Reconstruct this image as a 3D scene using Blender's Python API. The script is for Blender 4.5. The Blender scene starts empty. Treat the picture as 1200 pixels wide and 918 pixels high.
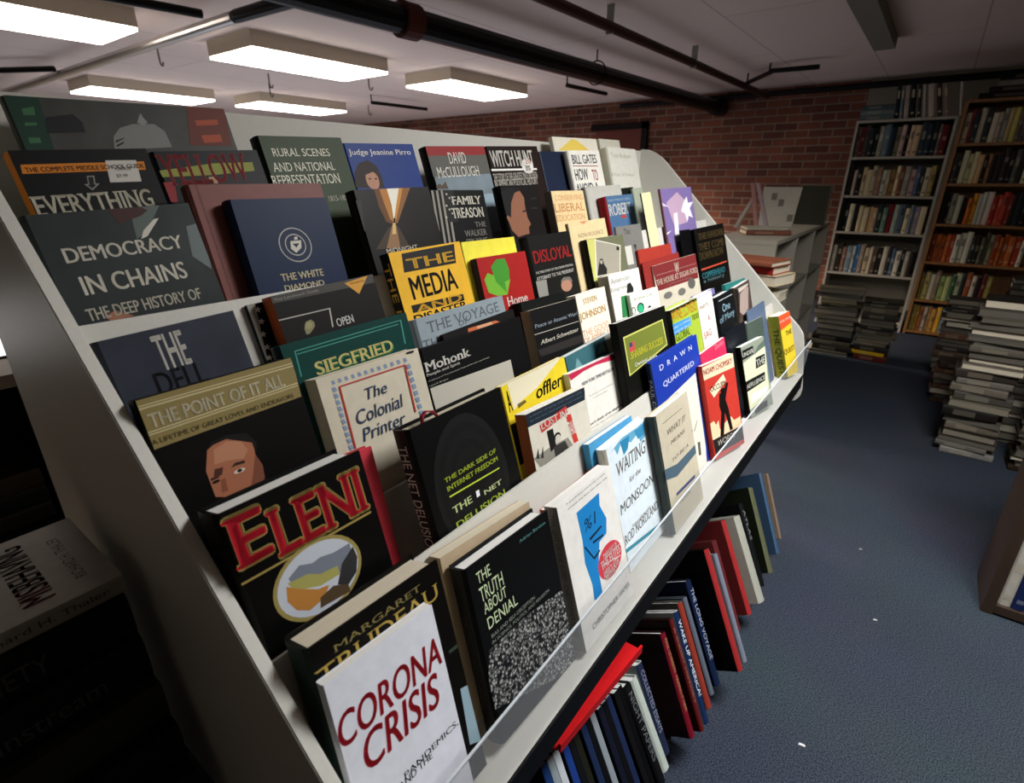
import bpy, bmesh, math, random
from mathutils import Vector, Matrix
SC = bpy.context.scene
COL = SC.collection
PI = math.pi
EYE = 1.2                                   # lens height above the carpet

# ------------------------------------------------------------------ camera, world, lights, exposure
cam = bpy.data.cameras.new('camera'); cam.sensor_width = 36.0; cam.lens = 36.0 * 627.0 / 1200.0
cam.clip_start = 0.02
co = bpy.data.objects.new('camera', cam); COL.objects.link(co)
AXX = (0.79998573, 0.22146069, -0.55765402); AXY = (0.60001903, -0.29526628, 0.74350184); AXZ = (0.0, -0.92939388, -0.36908944)
rot = Matrix(((AXX[0], -AXX[1], -AXX[2]), (AXY[0], -AXY[1], -AXY[2]), (AXZ[0], -AXZ[1], -AXZ[2])))
co.matrix_world = Matrix.Translation((0, 0, EYE)) @ rot.to_4x4()
cam.dof.use_dof = True; cam.dof.focus_distance = 0.85; cam.dof.aperture_fstop = 7.0
SC.camera = co
SC.view_settings.view_transform = 'Standard'; SC.view_settings.look = 'None'
SC.view_settings.gamma = 1.0; SC.view_settings.use_curve_mapping = False
SC.view_settings.exposure = 0.55
w = bpy.data.worlds.new('world'); SC.world = w; w.use_nodes = True
w.node_tree.nodes['Background'].inputs[0].default_value = (0.55, 0.65, 0.8, 1); w.node_tree.nodes['Background'].inputs[1].default_value = 0.3
SC.cycles.max_bounces = 6; SC.cycles.diffuse_bounces = 3; SC.cycles.glossy_bounces = 3
SC.cycles.use_denoising = True
SC.cycles.sample_clamp_indirect = 4.0

def area(name, loc, size, power, color, rotation=(0, 0, 0), spread=150):
    l = bpy.data.lights.new(name, 'AREA'); l.shape = 'RECTANGLE'; l.size, l.size_y = size
    l.energy = power; l.color = color; l.spread = math.radians(spread)
    o = bpy.data.objects.new(name, l); o.location = loc; o.rotation_euler = rotation; COL.objects.link(o); return o
LAMP_ROOM = 200.0
LAMP_AISLE = 21.0
WARM = (1.0, 0.86, 0.76); COOL = (0.90, 0.95, 1.0)

# ------------------------------------------------------------------ materials
def lin(h):
    v = [int(h[i:i + 2], 16) / 255 for i in (0, 2, 4)]
    return tuple(c / 12.92 if c <= 0.04045 else ((c + 0.055) / 1.055) ** 2.4 for c in v) + (1,)
MATS = {}
def deep(h):
    c = lin(h); l = .3 * c[0] + .6 * c[1] + .1 * c[2]; k = .38 + .62 * min(1.0, l / .09)
    return tuple(min(1, x * k) for x in c[:3]) + (1,)
def node_mat(name):
    m = bpy.data.materials.new(name); m.use_nodes = True
    return m, m.node_tree.nodes, m.node_tree.links, m.node_tree.nodes['Principled BSDF']
def flat(h, rough=0.5, metal=0.0, vary=0.12, scale=60.0, spec=0.13):
    if h.endswith('~'): h = h[:-1]; vary = 0.55; scale = 16.0      # cloudy printed ground
    """one colour with a little procedural wear"""
    key = (h, rough, metal, vary, scale)
    if key in MATS: return MATS[key]
    m, n, l, b = node_mat('surface_' + h)
    c = deep(h)
    tc = n.new('ShaderNodeTexCoord'); no = n.new('ShaderNodeTexNoise'); no.inputs['Scale'].default_value = scale; no.inputs['Detail'].default_value = 3
    l.new(tc.outputs['Object'], no.inputs['Vector'])
    mx = n.new('ShaderNodeMix'); mx.data_type = 'RGBA'
    mx.inputs['A'].default_value = tuple(x * (1 - vary) for x in c[:3]) + (1,)
    mx.inputs['B'].default_value = tuple(min(1, x * (1 + vary)) for x in c[:3]) + (1,)
    l.new(no.outputs['Fac'], mx.inputs['Factor']); l.new(mx.outputs['Result'], b.inputs['Base Color'])
    b.inputs['Roughness'].default_value = rough; b.inputs['Metallic'].default_value = metal; b.inputs['Specular IOR Level'].default_value = spec
    MATS[key] = m; return m
def ink(h):
    if h == 'crowd': return crowd()
    key = ('ink', h)
    if key not in MATS:
        m, n, l, b = node_mat('print_' + h); b.inputs['Base Color'].default_value = deep(h)
        b.inputs['Roughness'].default_value = 0.55; b.inputs['Specular IOR Level'].default_value = 0.22
        MATS[key] = m
    return MATS[key]
def crowd():
    if 'crowd' in MATS: return MATS['crowd']
    m, n, l, b = node_mat('print_crowd')
    tc = n.new('ShaderNodeTexCoord'); v = n.new('ShaderNodeTexVoronoi'); v.inputs['Scale'].default_value = 280
    r = n.new('ShaderNodeValToRGB'); r.color_ramp.elements[0].color = (0.8, 0.8, 0.76, 1); r.color_ramp.elements[0].position = 0.05
    r.color_ramp.elements[1].color = (0.01, 0.01, 0.012, 1); r.color_ramp.elements[1].position = 0.62
    v2 = n.new('ShaderNodeTexVoronoi'); v2.inputs['Scale'].default_value = 280
    mm = n.new('ShaderNodeMix'); mm.data_type = 'RGBA'; mm.blend_type = 'MULTIPLY'; mm.inputs['Factor'].default_value = 0.75
    l.new(tc.outputs['Object'], v.inputs['Vector']); l.new(tc.outputs['Object'], v2.inputs['Vector'])
    bw = n.new('ShaderNodeRGBToBW'); l.new(v2.outputs['Color'], bw.inputs[0])
    l.new(v.outputs['Distance'], r.inputs['Fac']); l.new(r.outputs['Color'], mm.inputs['A']); l.new(bw.outputs[0], mm.inputs['B'])
    l.new(mm.outputs['Result'], b.inputs['Base Color']); b.inputs['Roughness'].default_value = 0.45
    MATS['crowd'] = m; return m
def paper(kind):
    key = 'paper' + kind
    if key in MATS: return MATS[key]
    c = {'p1': 'f8f5ee', 'p2': 'e0d4ba', 'p3_shade': '8f8674', 'p4_shade': '6a6458'}[kind]  # the last two kinds are darkened to carry the floor stacks' shade
    m, n, l, b = node_mat('page_edges_' + kind)
    tc = n.new('ShaderNodeTexCoord'); mp = n.new('ShaderNodeMapping'); mp.inputs['Scale'].default_value = (6, 900, 6)
    no = n.new('ShaderNodeTexNoise'); no.inputs['Scale'].default_value = 1.0; no.inputs['Detail'].default_value = 2
    l.new(tc.outputs['Object'], mp.inputs['Vector']); l.new(mp.outputs['Vector'], no.inputs['Vector'])
    cc = lin(c); mx = n.new('ShaderNodeMix'); mx.data_type = 'RGBA'
    mx.inputs['A'].default_value = tuple(x * .72 for x in cc[:3]) + (1,); mx.inputs['B'].default_value = cc
    l.new(no.outputs['Fac'], mx.inputs['Factor']); l.new(mx.outputs['Result'], b.inputs['Base Color']); b.inputs['Roughness'].default_value = 0.9
    MATS[key] = m; return m

WHITE = flat('cfccc2', 0.45, vary=0.06, scale=220)         # speckled laminate
GREYWHITE = flat('b9b5a8', 0.6, vary=0.1, scale=30)
BLACK = flat('141416', 0.5)
WOOD = None
def wood(c0='5e3c1e', c1='a8743c'):
    m, n, l, b = node_mat('brown_wood')
    tc = n.new('ShaderNodeTexCoord'); mp = n.new('ShaderNodeMapping'); mp.inputs['Scale'].default_value = (30, 30, 2.2)
    no = n.new('ShaderNodeTexNoise'); no.inputs['Scale'].default_value = 2.0; no.inputs['Detail'].default_value = 6
    r = n.new('ShaderNodeValToRGB'); r.color_ramp.elements[0].color = lin(c0); r.color_ramp.elements[1].color = lin(c1)
    l.new(tc.outputs['Object'], mp.inputs['Vector']); l.new(mp.outputs['Vector'], no.inputs['Vector']); l.new(no.outputs['Fac'], r.inputs['Fac']); l.new(r.outputs['Color'], b.inputs['Base Color'])
    b.inputs['Roughness'].default_value = 0.5; return m
WOOD = wood(); DWOOD = wood('2e2218', '4a3626')
def carpet_mat():
    m, n, l, b = node_mat('blue_grey_carpet')
    tc = n.new('ShaderNodeTexCoord'); a = n.new('ShaderNodeTexNoise'); a.inputs['Scale'].default_value = 330; a.inputs['Detail'].default_value = 2
    a2 = n.new('ShaderNodeTexNoise'); a2.inputs['Scale'].default_value = 2.5; a2.inputs['Detail'].default_value = 4
    r = n.new('ShaderNodeValToRGB'); e = r.color_ramp.elements; e[0].position = 0.33; e[0].color = lin('20242b'); e[1].position = 0.68; e[1].color = lin('545c68')
    mx = n.new('ShaderNodeMix'); mx.data_type = 'RGBA'; mx.blend_type = 'MULTIPLY'; mx.inputs['Factor'].default_value = 0.35
    l.new(tc.outputs['Object'], a.inputs['Vector']); l.new(tc.outputs['Object'], a2.inputs['Vector']); l.new(a.outputs['Fac'], r.inputs['Fac'])
    l.new(r.outputs['Color'], mx.inputs['A']); l.new(a2.outputs['Color'], mx.inputs['B']); l.new(mx.outputs['Result'], b.inputs['Base Color'])
    b.inputs['Roughness'].default_value = 1.0; b.inputs['Specular IOR Level'].default_value = 0.05
    bu = n.new('ShaderNodeBump'); bu.inputs['Strength'].default_value = 0.5; bu.inputs['Distance'].default_value = 0.004
    l.new(a.outputs['Fac'], bu.inputs['Height']); l.new(bu.outputs['Normal'], b.inputs['Normal']); return m
def brick_mat():
    m, n, l, b = node_mat('red_brick')
    tc = n.new('ShaderNodeTexCoord'); sp = n.new('ShaderNodeSeparateXYZ'); cb = n.new('ShaderNodeCombineXYZ')
    l.new(tc.outputs['Object'], sp.inputs[0]); l.new(sp.outputs['X'], cb.inputs['X']); l.new(sp.outputs['Z'], cb.inputs['Y'])
    br = n.new('ShaderNodeTexBrick'); br.inputs['Scale'].default_value = 1.0; br.inputs['Brick Width'].default_value = 0.215; br.inputs['Row Height'].default_value = 0.072
    br.inputs['Mortar Size'].default_value = 0.008; br.inputs['Mortar Smooth'].default_value = 0.4
    br.inputs['Color1'].default_value = lin('7f4832'); br.inputs['Color2'].default_value = lin('583024'); br.inputs['Mortar'].default_value = lin('806c5c')
    no = n.new('ShaderNodeTexNoise'); no.inputs['Scale'].default_value = 3.0; no.inputs['Detail'].default_value = 6
    mx = n.new('ShaderNodeMix'); mx.data_type = 'RGBA'; mx.blend_type = 'OVERLAY'; mx.inputs['Factor'].default_value = 0.55
    l.new(cb.outputs[0], br.inputs['Vector']); l.new(tc.outputs['Object'], no.inputs['Vector'])
    l.new(br.outputs['Color'], mx.inputs['A']); l.new(no.outputs['Fac'], mx.inputs['B']); l.new(mx.outputs['Result'], b.inputs['Base Color'])
    bu = n.new('ShaderNodeBump'); bu.inputs['Strength'].default_value = 0.6; bu.inputs['Distance'].default_value = 0.01; bu.invert = True
    l.new(br.outputs['Fac'], bu.inputs['Height']); l.new(bu.outputs['Normal'], b.inputs['Normal']); b.inputs['Roughness'].default_value = 0.9; return m
def ceiling_mat():
    m, n, l, b = node_mat('ceiling_boards')
    tc = n.new('ShaderNodeTexCoord'); sp = n.new('ShaderNodeSeparateXYZ'); cb = n.new('ShaderNodeCombineXYZ')
    l.new(tc.outputs['Object'], sp.inputs[0]); l.new(sp.outputs['Y'], cb.inputs['X']); l.new(sp.outputs['X'], cb.inputs['Y'])
    br = n.new('ShaderNodeTexBrick'); br.inputs['Scale'].default_value = 1.0; br.inputs['Brick Width'].default_value = 2.4; br.inputs['Row Height'].default_value = 0.6
    br.inputs['Mortar Size'].default_value = 0.006; br.inputs['Mortar Smooth'].default_value = 0.6
    br.inputs['Color1'].default_value = lin('e2cfc4'); br.inputs['Color2'].default_value = lin('dccabf'); br.inputs['Mortar'].default_value = lin('b3a298')
    l.new(cb.outputs[0], br.inputs['Vector']); l.new(br.outputs['Color'], b.inputs['Base Color']); b.inputs['Roughness'].default_value = 0.9; return m
def glass_mat():
    m, n, l, b = node_mat('clear_acrylic')
    b.inputs['Base Color'].default_value = (0.85, 0.88, 0.9, 1); b.inputs['Roughness'].default_value = 0.12; b.inputs['Alpha'].default_value = 0.16
    return m
def glow(h, s):
    m, n, l, b = node_mat('glow_' + h); b.inputs['Base Color'].default_value = lin(h); b.inputs['Emission Color'].default_value = lin(h); b.inputs['Emission Strength'].default_value = s; return m

# ------------------------------------------------------------------ mesh helpers
def link(name, me, mats, parent=None):
    for m in (mats if isinstance(mats, (list, tuple)) else [mats]): me.materials.append(m)
    o = bpy.data.objects.new(name, me); COL.objects.link(o)
    if parent: o.parent = parent
    return o
def mesh(verts, faces, mi=None):
    me = bpy.data.meshes.new('shape'); me.from_pydata([tuple(v) for v in verts], [], faces)
    if mi: me.polygons.foreach_set('material_index', mi)
    me.update(); return me
class MB:
    def __init__(s): s.v = []; s.f = []; s.m = []
    def hexa(s, p, mi=0):
        k = len(s.v); s.v += [tuple(q) for q in p]
        for f in ((0, 3, 2, 1), (4, 5, 6, 7), (0, 1, 5, 4), (1, 2, 6, 5), (2, 3, 7, 6), (3, 0, 4, 7)): s.f.append(tuple(k + i for i in f)); s.m.append(mi)
        return s
    def box(s, a, b, mi=0):
        (x0, y0, z0), (x1, y1, z1) = a, b
        return s.hexa([(x0, y0, z0), (x1, y0, z0), (x1, y1, z0), (x0, y1, z0), (x0, y0, z1), (x1, y0, z1), (x1, y1, z1), (x0, y1, z1)], mi)
    def prism(s, pts, axis, a, b, mi=0):
        """closed outline pts extruded along axis ('x','y','z') from a to b"""
        n = len(pts); k = len(s.v)
        def at(p, t): return {'x': (t, p[0], p[1]), 'y': (p[0], t, p[1]), 'z': (p[0], p[1], t)}[axis]
        s.v += [at(p, a) for p in pts] + [at(p, b) for p in pts]
        s.f.append(tuple(k + i for i in range(n))); s.f.append(tuple(k + n + i for i in reversed(range(n)))); s.m += [mi, mi]
        for i in range(n):
            j = (i + 1) % n; s.f.append((k + i, k + n + i, k + n + j, k + j)); s.m.append(mi)
        return s
    def tube(s, pts, r, seg=14, mi=0):
        pts = [Vector(p) for p in pts]; k = len(s.v); up = Vector((0, 0, 1))
        for i, p in enumerate(pts):
            d = (pts[min(i + 1, len(pts) - 1)] - pts[max(i - 1, 0)]).normalized()
            a = d.cross(up); a = d.cross(Vector((1, 0, 0))) if a.length < 1e-3 else a
            a.normalize(); b = d.cross(a)
            s.v += [tuple(p + r * (math.cos(t) * a + math.sin(t) * b)) for t in (2 * PI * q / seg for q in range(seg))]
        for i in range(len(pts) - 1):
            for q in range(seg):
                q2 = (q + 1) % seg; s.f.append((k + i * seg + q, k + i * seg + q2, k + (i + 1) * seg + q2, k + (i + 1) * seg + q)); s.m.append(mi)
        s.f.append(tuple(k + q for q in reversed(range(seg)))); s.f.append(tuple(k + (len(pts) - 1) * seg + q for q in range(seg))); s.m += [mi, mi]
        return s
    def build(s, name, mats, parent=None, bevel=0.0):
        me = mesh(s.v, s.f, s.m)
        bm = bmesh.new(); bm.from_mesh(me); bmesh.ops.recalc_face_normals(bm, faces=bm.faces)
        if bevel: bmesh.ops.bevel(bm, geom=list(bm.edges), offset=bevel, segments=2, affect='EDGES', clamp_overlap=True)
        bm.to_mesh(me); bm.free()
        return link(name, me, mats, parent)
def thing(name, label, cat, loc=(0, 0, 0), group=None, rz=0.0):
    o = bpy.data.objects.new(name, None); o.empty_display_size = 0.05; COL.objects.link(o)
    o.location = loc; o.rotation_euler = (0, 0, rz); return tag(o, label, cat, group)
def tag(o, label, cat, group=None):
    o['label'] = label; o['category'] = cat
    if group: o['group'] = group
    return o
def struct(o): o['kind'] = 'structure'; return o
ORD = 'first second third fourth fifth sixth seventh eighth ninth tenth eleventh twelfth thirteenth fourteenth fifteenth sixteenth seventeenth eighteenth nineteenth twentieth'.split()
ORD += ['twenty-' + o for o in ORD[:9]] + ['thirtieth']
def hue(h):
    r, g, b = [int(h[i:i + 2], 16) for i in (0, 2, 4)]; mx, mn = max(r, g, b), min(r, g, b); l = (mx + mn) / 2
    if mx - mn < 28: return 'black' if l < 45 else 'dark grey' if l < 95 else 'grey' if l < 160 else 'white'
    p = 'dark ' if l < 75 else 'pale ' if l > 170 else ''
    if mx == r: n = ('red' if g < b + 40 and g < r * .5 else 'orange' if g < r * .62 and l > 90 else 'brown' if l < 110 else 'yellow' if g > r * .82 and b < r * .6 else 'cream' if l > 150 else 'tan')
    elif mx == g: n = 'green'
    else: n = 'purple' if r > g * 1.25 else 'blue'
    return p + n if not (p == 'pale ' and n == 'cream') else n

# ------------------------------------------------------------------ lettering (all strings of the scene are turned into meshes once)
GLYPH = {}
def glyphs(keys):
    tmp = []
    for t, st in keys:
        if (t, st) in GLYPH: continue
        c = bpy.data.curves.new('type', 'FONT'); c.body = t; c.size = 1.0; c.resolution_u = 4; c.fill_mode = 'BOTH'
        c.extrude = 0.0
        o = bpy.data.objects.new('type', c); COL.objects.link(o); tmp.append((t, st, o))
    bpy.context.view_layer.update(); dg = bpy.context.evaluated_depsgraph_get()
    for t, st, o in tmp:
        me = bpy.data.meshes.new_from_object(o.evaluated_get(dg))
        vs = [[v.co.x, v.co.y] for v in me.vertices]; fs = [tuple(p.vertices) for p in me.polygons]
        if 'serif' in st:                                            # slab serifs on every flat stem end
            cnt = {}
            for f in fs:
                for a, b in zip(f, f[1:] + f[:1]): cnt[(min(a, b), max(a, b))] = cnt.get((min(a, b), max(a, b)), 0) + 1
            cap = max(v[1] for v in vs)
            for (a, b), k in cnt.items():
                (xa, ya_), (xb, yb_) = vs[a], vs[b]
                if k != 1 or abs(ya_ - yb_) > 1e-3: continue
                lo_ = abs(ya_) < .012; hi_ = abs(ya_ - cap) < .03
                if not (lo_ or hi_): continue
                x0, x1 = min(xa, xb), max(xa, xb); w_ = x1 - x0
                if w_ < .03: continue
                d = .055; r = d if w_ < .2 else .0; y0, y1 = (ya_, ya_ + .035) if lo_ else (ya_ - .035, ya_)
                q = len(vs); vs += [[x0 - d, y0], [x1 + r, y0], [x1 + r, y1], [x0 - d, y1]]; fs.append((q, q + 1, q + 2, q + 3))
        if 'bold' in st or 'outline' in st:                               # heavier strokes
            d = .05 if 'outline' in st else .016
            offs = [(math.cos(k * PI / 4) * d, math.sin(k * PI / 4) * d * .8) for k in range(8)] if 'outline' in st else [(-d * 1.3, 0), (d * 1.3, 0), (0, d * .5), (0, -d * .5)]
            if 'outline' in st: offs += [(o_[0] * .45, o_[1] * .45) for o_ in offs]
            v0, f0 = list(vs), list(fs); vs, fs = [], []
            for dx, dy in offs:
                q = len(vs); vs += [[x + dx, y + dy] for x, y in v0]; fs += [tuple(q + i for i in f) for f in f0]
        if 'italic' in st: vs = [[x + .25 * y, y] for x, y in vs]
        vs = [Vector((x, y, 0)) for x, y in vs]
        x0 = min(v.x for v in vs); x1 = max(v.x for v in vs); y0 = min(v.y for v in vs); y1 = max(v.y for v in vs)
        GLYPH[(t, st)] = ([((v.x - x0) / (x1 - x0), (v.y - y0) / (y1 - y0)) for v in vs], fs, (x1 - x0) / (y1 - y0))
        c = o.data; bpy.data.objects.remove(o); bpy.data.curves.remove(c); bpy.data.meshes.remove(me)

# ------------------------------------------------------------------ the books of the tiered display
# label, binding, bottom corner, width direction, upward direction, (width, height, thickness mm), cover, spine, pages, print
BOOKS = [
["white paperback titled CORONA CRISIS in red, nearest on the bottom tier","pb",[-0.2498,0.1458,0.6343],[0.0144,0.9986,-0.0503],[-0.2753,0.0523,0.9599],[119.3,200.0,11.0],"e9ebf3","e9ebf3","p1",[["t","b5202c","CORONA",0.9,31.7,116.0,60.7,"bold italic"],["t","b5202c","CRISIS",16.5,63.0,106.6,96.3,"bold italic"],["t","2a2a2e","PANDEMICS,",48.2,125.0,117.3,132.0],["t","2a2a2e","AND THE",40.6,129.8,80.3,136.8]]],
["black hardcover with gold lettering tucked behind the white paperback nearest the end panel","hc",[-0.2571,0.1494,0.6147],[0.0099,0.9994,-0.0345],[-0.2755,0.0359,0.9606],[146.3,244.2,40.0],"15120f","3c5148","p2",[["t","8a7c4a","MARGARET",21.2,11.0,119.6,17.4,"serif"],["t","b59a48","TRUDEAU",0.5,21.2,139.4,36.5,"serif"],["p","9ab4bf",[[136.2,141.5],[146.0,144.8],[146.0,213.4],[130.9,205.2]]],["p","3a4a3c",[[133.5,94.7],[146.0,95.5],[146.0,99.5],[133.8,98.6]]]]],
["beige-spined paperback squeezed behind the book about denial","pb",[-0.2879,0.3122,0.6294],[0.0209,0.9971,-0.0728],[-0.2748,0.0757,0.9585],[162.4,200.0,18.0],"b7a284","8d7c62","p2",[]],
["dark hardcover THE TRUTH ABOUT DENIAL with a crowd photo on the cover","hc",[-0.2531,0.3209,0.6133],[0.014,0.9987,-0.0488],[-0.2753,0.0507,0.96],[154.7,212.7,26.0],"17181a","1a1a1a","p1",[["p","crowd",[[0.3,130.1],[9.3,100.6],[80.7,100.9],[154.4,111.2],[154.4,205.2],[149.5,212.4],[119.9,212.4],[0.3,167.0]]],["t","d3e3b4","THE",14.6,11.2,37.1,24.2],["t","d3e3b4","TRUTH",14.0,29.1,53.3,45.9],["t","d3e3b4","ABOUT",15.4,47.8,54.3,60.7],["t","d3e3b4","DENIAL",16.3,66.0,68.7,79.5],["t","8d9488","BIAS AND SELF-DECEPTION",17.6,86.6,99.5,91.1],["t","8d9488","IN SCIENCE, POLITICS, AND RELIGION",16.9,94.0,128.4,98.5],["t","56908c","Adrian Bardon",92.2,10.4,146.0,14.3],["s","3c3c38","THE TRUTH ABOUT DENIAL",53.2,170.1]]],
["white paperback with a blue raised hand and a round red badge","pb",[-0.2431,0.4906,0.6075],[0.0067,0.9997,-0.0234],[-0.2756,0.0244,0.961],[145.0,212.2,20.0],"f1eee6","8f8a82","p1",[["p","1c86cb",[[40.3,26.4],[102.9,25.0],[98.3,42.6],[109.6,68.0],[102.2,88.0],[80.9,90.3],[70.8,111.4],[64.8,134.7],[63.9,166.3],[41.8,159.0],[44.2,135.7],[37.0,98.9],[41.7,66.4]]],["p","d8414d",[[134.2,128.1],[133.5,133.0],[131.5,137.7],[128.3,142.1],[124.0,145.9],[118.7,149.1],[112.7,151.4],[106.2,152.8],[99.4,153.3],[92.6,152.8],[86.0,151.4],[80.0,149.1],[74.8,145.9],[70.4,142.1],[67.2,137.7],[65.2,133.0],[64.6,128.1],[65.2,123.2],[67.2,118.4],[70.4,114.1],[74.8,110.3],[80.0,107.1],[86.0,104.8],[92.6,103.4],[99.4,102.9],[106.2,103.4],[112.7,104.8],[118.7,107.1],[124.0,110.3],[128.3,114.1],[131.5,118.4],[133.5,123.2]]],["t","1c2a3c","%1",50.9,44.1,84.8,60.9,"italic"],["p","16324a",[[57.9,73.2],[92.6,70.4],[93.4,73.4],[59.4,77.3]]],["p","16324a",[[63.9,81.3],[93.9,84.4],[92.8,87.2],[64.5,84.8]]],["p","16324a",[[44.7,77.5],[61.5,104.6],[59.3,105.7],[42.7,79.6]]],["p","16324a",[[59.0,103.2],[77.4,100.1],[78.2,102.9],[60.8,106.8]]],["t","f6e8e2","TWILIGHT OF",82.0,111.6,123.8,120.7,"bold"],["t","f8f0ea","THE ELITES",72.9,119.3,130.6,132.5,"bold"],["t","f6e8e2","AMERICA AFTER",74.9,134.6,121.4,146.1,"bold"],["t","f6e8e2","MERITOCRACY",78.6,143.6,112.2,152.1,"bold"],["p","f6e8e2",[[74.8,124.4],[129.0,136.9],[128.6,138.1],[74.4,125.5]]],["t","55514c","A provocative and timely account",20.7,4.0,126.9,7.1],["t","55514c","of how the best lost their way",23.2,11.4,130.8,14.8],["t","5a564f","CHRISTOPHER HAYES",24.8,185.9,137.8,193.9],["s","57524b","TWILIGHT OF THE ELITES   CHRISTOPHER HAYES",10.6,191.0]]],
["pale hardcover with blue watercolour streaks titled WAITING FOR THE MONSOON","hc",[-0.2659,0.6742,0.6036],[-0.0013,1.0,0.0045],[-0.2756,-0.0047,0.9613],[156.9,215.9,18.0],"e2edf1","cfc9b8","p1",[["p","66abca",[[7.6,11.1],[55.3,2.0],[114.4,4.9],[147.3,3.9],[140.6,27.9],[115.6,32.8],[113.5,14.6],[83.4,20.0],[53.9,5.6],[33.2,21.7],[27.5,8.6]]],["p","2f86b0",[[48.0,6.0],[82.6,7.1],[69.1,25.5],[52.7,29.9]]],["p","3b8db5",[[101.0,7.0],[142.3,7.9],[132.0,24.6],[109.4,24.6]]],["t","5a5148","WAITING",21.2,33.0,130.6,55.4,"serif italic"],["t","6b635a","for the",53.9,70.7,98.6,79.6,"serif italic"],["t","5a5148","MONSOON",6.7,99.6,141.3,115.7,"serif italic"],["t","5a5148","ROD NORDLAND",2.5,152.0,136.4,166.9,"serif italic"],["p","3f8fa0",[[0.3,172.5],[156.6,198.8],[156.6,202.5],[156.1,205.5],[0.3,179.0]]],["t","8a8278","Facing an unknown ending",36.2,146.5,108.1,154.3]]],
["blue-edged book directly behind the pale watercolour-cover book","pb",[-0.2933,0.6543,0.6266],[0.0085,0.9995,-0.0298],[-0.2755,0.031,0.9608],[150.9,200.0,12.0],"4a96c2","4a96c2","p1",[]],
["tan hardcover with a slate blue band on the bottom tier","hc",[-0.2447,0.8155,0.6056],[0.0034,0.9999,-0.012],[-0.2756,0.0125,0.9612],[151.2,223.5,19.0],"c6bca4","4b5450","p1",[["p","4c6270",[[0.3,98.7],[55.7,110.0],[150.9,108.7],[150.9,125.3],[47.1,130.8],[0.3,118.3]]],["t","5f574b","WHAT IT",35.2,37.6,126.9,48.0,"serif italic"],["t","5f574b","MEANS",42.5,61.3,113.4,68.3,"serif italic"],["t","5f574b","TO BE A",37.0,93.1,119.3,99.2,"serif italic"],["p","49527a",[[31.8,157.4],[126.9,161.6],[126.2,168.0],[31.9,163.4]]],["t","8a8068","MORAL",40.7,173.8,94.9,184.1,"italic"],["p","7b725f",[[22.8,20.5],[117.4,21.2],[117.7,22.5],[22.9,22.0]]],["p","e2dcc8",[[150.9,66.6],[150.2,64.0],[150.9,64.0]]],["t","6d6353","A. N.",143.0,74.3,150.2,81.6,"italic"]]],
["large bright blue hardcover DRAWN AND QUARTERED","hc",[-0.2888,0.9261,0.6016],[-0.0006,1.0,0.0022],[-0.2756,-0.0023,0.9613],[254.1,285.3,11.0],"1d3ca8","27345c","p1",[["p","e6dfcb",[[5.2,90.1],[214.0,79.1],[205.2,252.4],[196.9,285.0],[138.5,285.0],[43.3,242.8]]],["t","d8dcea","D  R  A  W  N",37.0,14.7,214.4,25.7],["t","d8dcea","QUARTERED",40.4,49.5,212.3,62.3],["p","6a6a66",[[153.0,194.5],[180.2,178.6],[182.5,180.2],[157.0,196.7]]],["p","555550",[[162.3,224.2],[177.8,228.1],[172.7,257.8],[158.2,253.9]]],["t","b8c4e8","PAUL CONRAD",148.8,274.3,187.9,277.7],["s","b9bed0","PAUL CONRAD",34.2,142.7]]],
["pink paperback peeking up behind the red figure-cover book","pb",[-0.2902,1.1891,0.6011],[-0.001,1.0,0.0034],[-0.2756,-0.0035,0.9613],[180.9,236.4,9.0],"c92f56","c92f56","p1",[["t","ec90a0","Dump",102.2,2.4,166.9,17.7]]],
["red paperback with a black striding figure and cream headline band","pb",[-0.2747,1.1407,0.6021],[0.2557,0.965,0.0576],[-0.2718,0.0145,0.9622],[122.3,222.5,13.0],"c23a2e","c23a2e","p1",[["p","efcfac",[[0.3,3.2],[86.6,0.3],[122.0,0.3],[122.0,33.2],[0.3,32.6]]],["t","a82f22","NOAM CHOMSKY",2.4,9.1,115.9,22.1,"bold"],["p","e8d8b4",[[15.6,60.9],[74.4,37.6],[81.8,55.5],[27.6,80.4]]],["t","2a2320","OCCUPY",18.4,52.8,79.0,65.4,"bold"],["p","e9cfa6",[[0.3,169.3],[0.3,133.6],[14.3,131.4],[20.9,143.1],[32.2,135.4],[33.1,158.7],[61.7,147.0],[82.5,142.2],[92.8,155.3],[119.0,154.0],[120.7,182.4],[1.1,174.3]]],["p","18100e",[[48.9,78.2],[62.1,76.4],[75.2,67.0],[82.2,59.4],[89.1,63.3],[76.3,84.4],[69.9,97.8],[76.1,118.8],[83.2,173.7],[71.6,174.9],[61.4,125.8],[44.6,178.1],[30.8,174.0],[47.0,121.2],[42.7,104.6]]],["p","18100e",[[72.6,73.9],[72.4,75.1],[71.9,76.2],[71.1,77.2],[70.0,78.2],[68.7,78.9],[67.2,79.5],[65.6,79.8],[63.9,79.9],[62.2,79.8],[60.6,79.5],[59.1,78.9],[57.8,78.2],[56.7,77.2],[55.9,76.2],[55.4,75.1],[55.2,73.9],[55.4,72.7],[55.9,71.6],[56.7,70.6],[57.8,69.7],[59.1,68.9],[60.6,68.3],[62.2,68.0],[63.9,67.9],[65.6,68.0],[67.2,68.3],[68.7,68.9],[70.0,69.7],[71.1,70.6],[71.9,71.6],[72.4,72.7]]],["p","2b2825",[[1.3,173.3],[121.8,177.6],[122.0,178.4],[122.0,212.2],[5.1,210.3]]],["t","c9c2b4","WORDS",19.3,181.0,89.3,194.3,"italic"]]],
["black-jacketed hardcover with cream page tops behind the grey-green label-cover book","hc",[-0.2915,1.3739,0.6039],[0.0068,0.9997,-0.0237],[-0.2756,0.0247,0.961],[177.1,241.1,4.0],"16202b","16202b","p2",[]],
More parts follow.
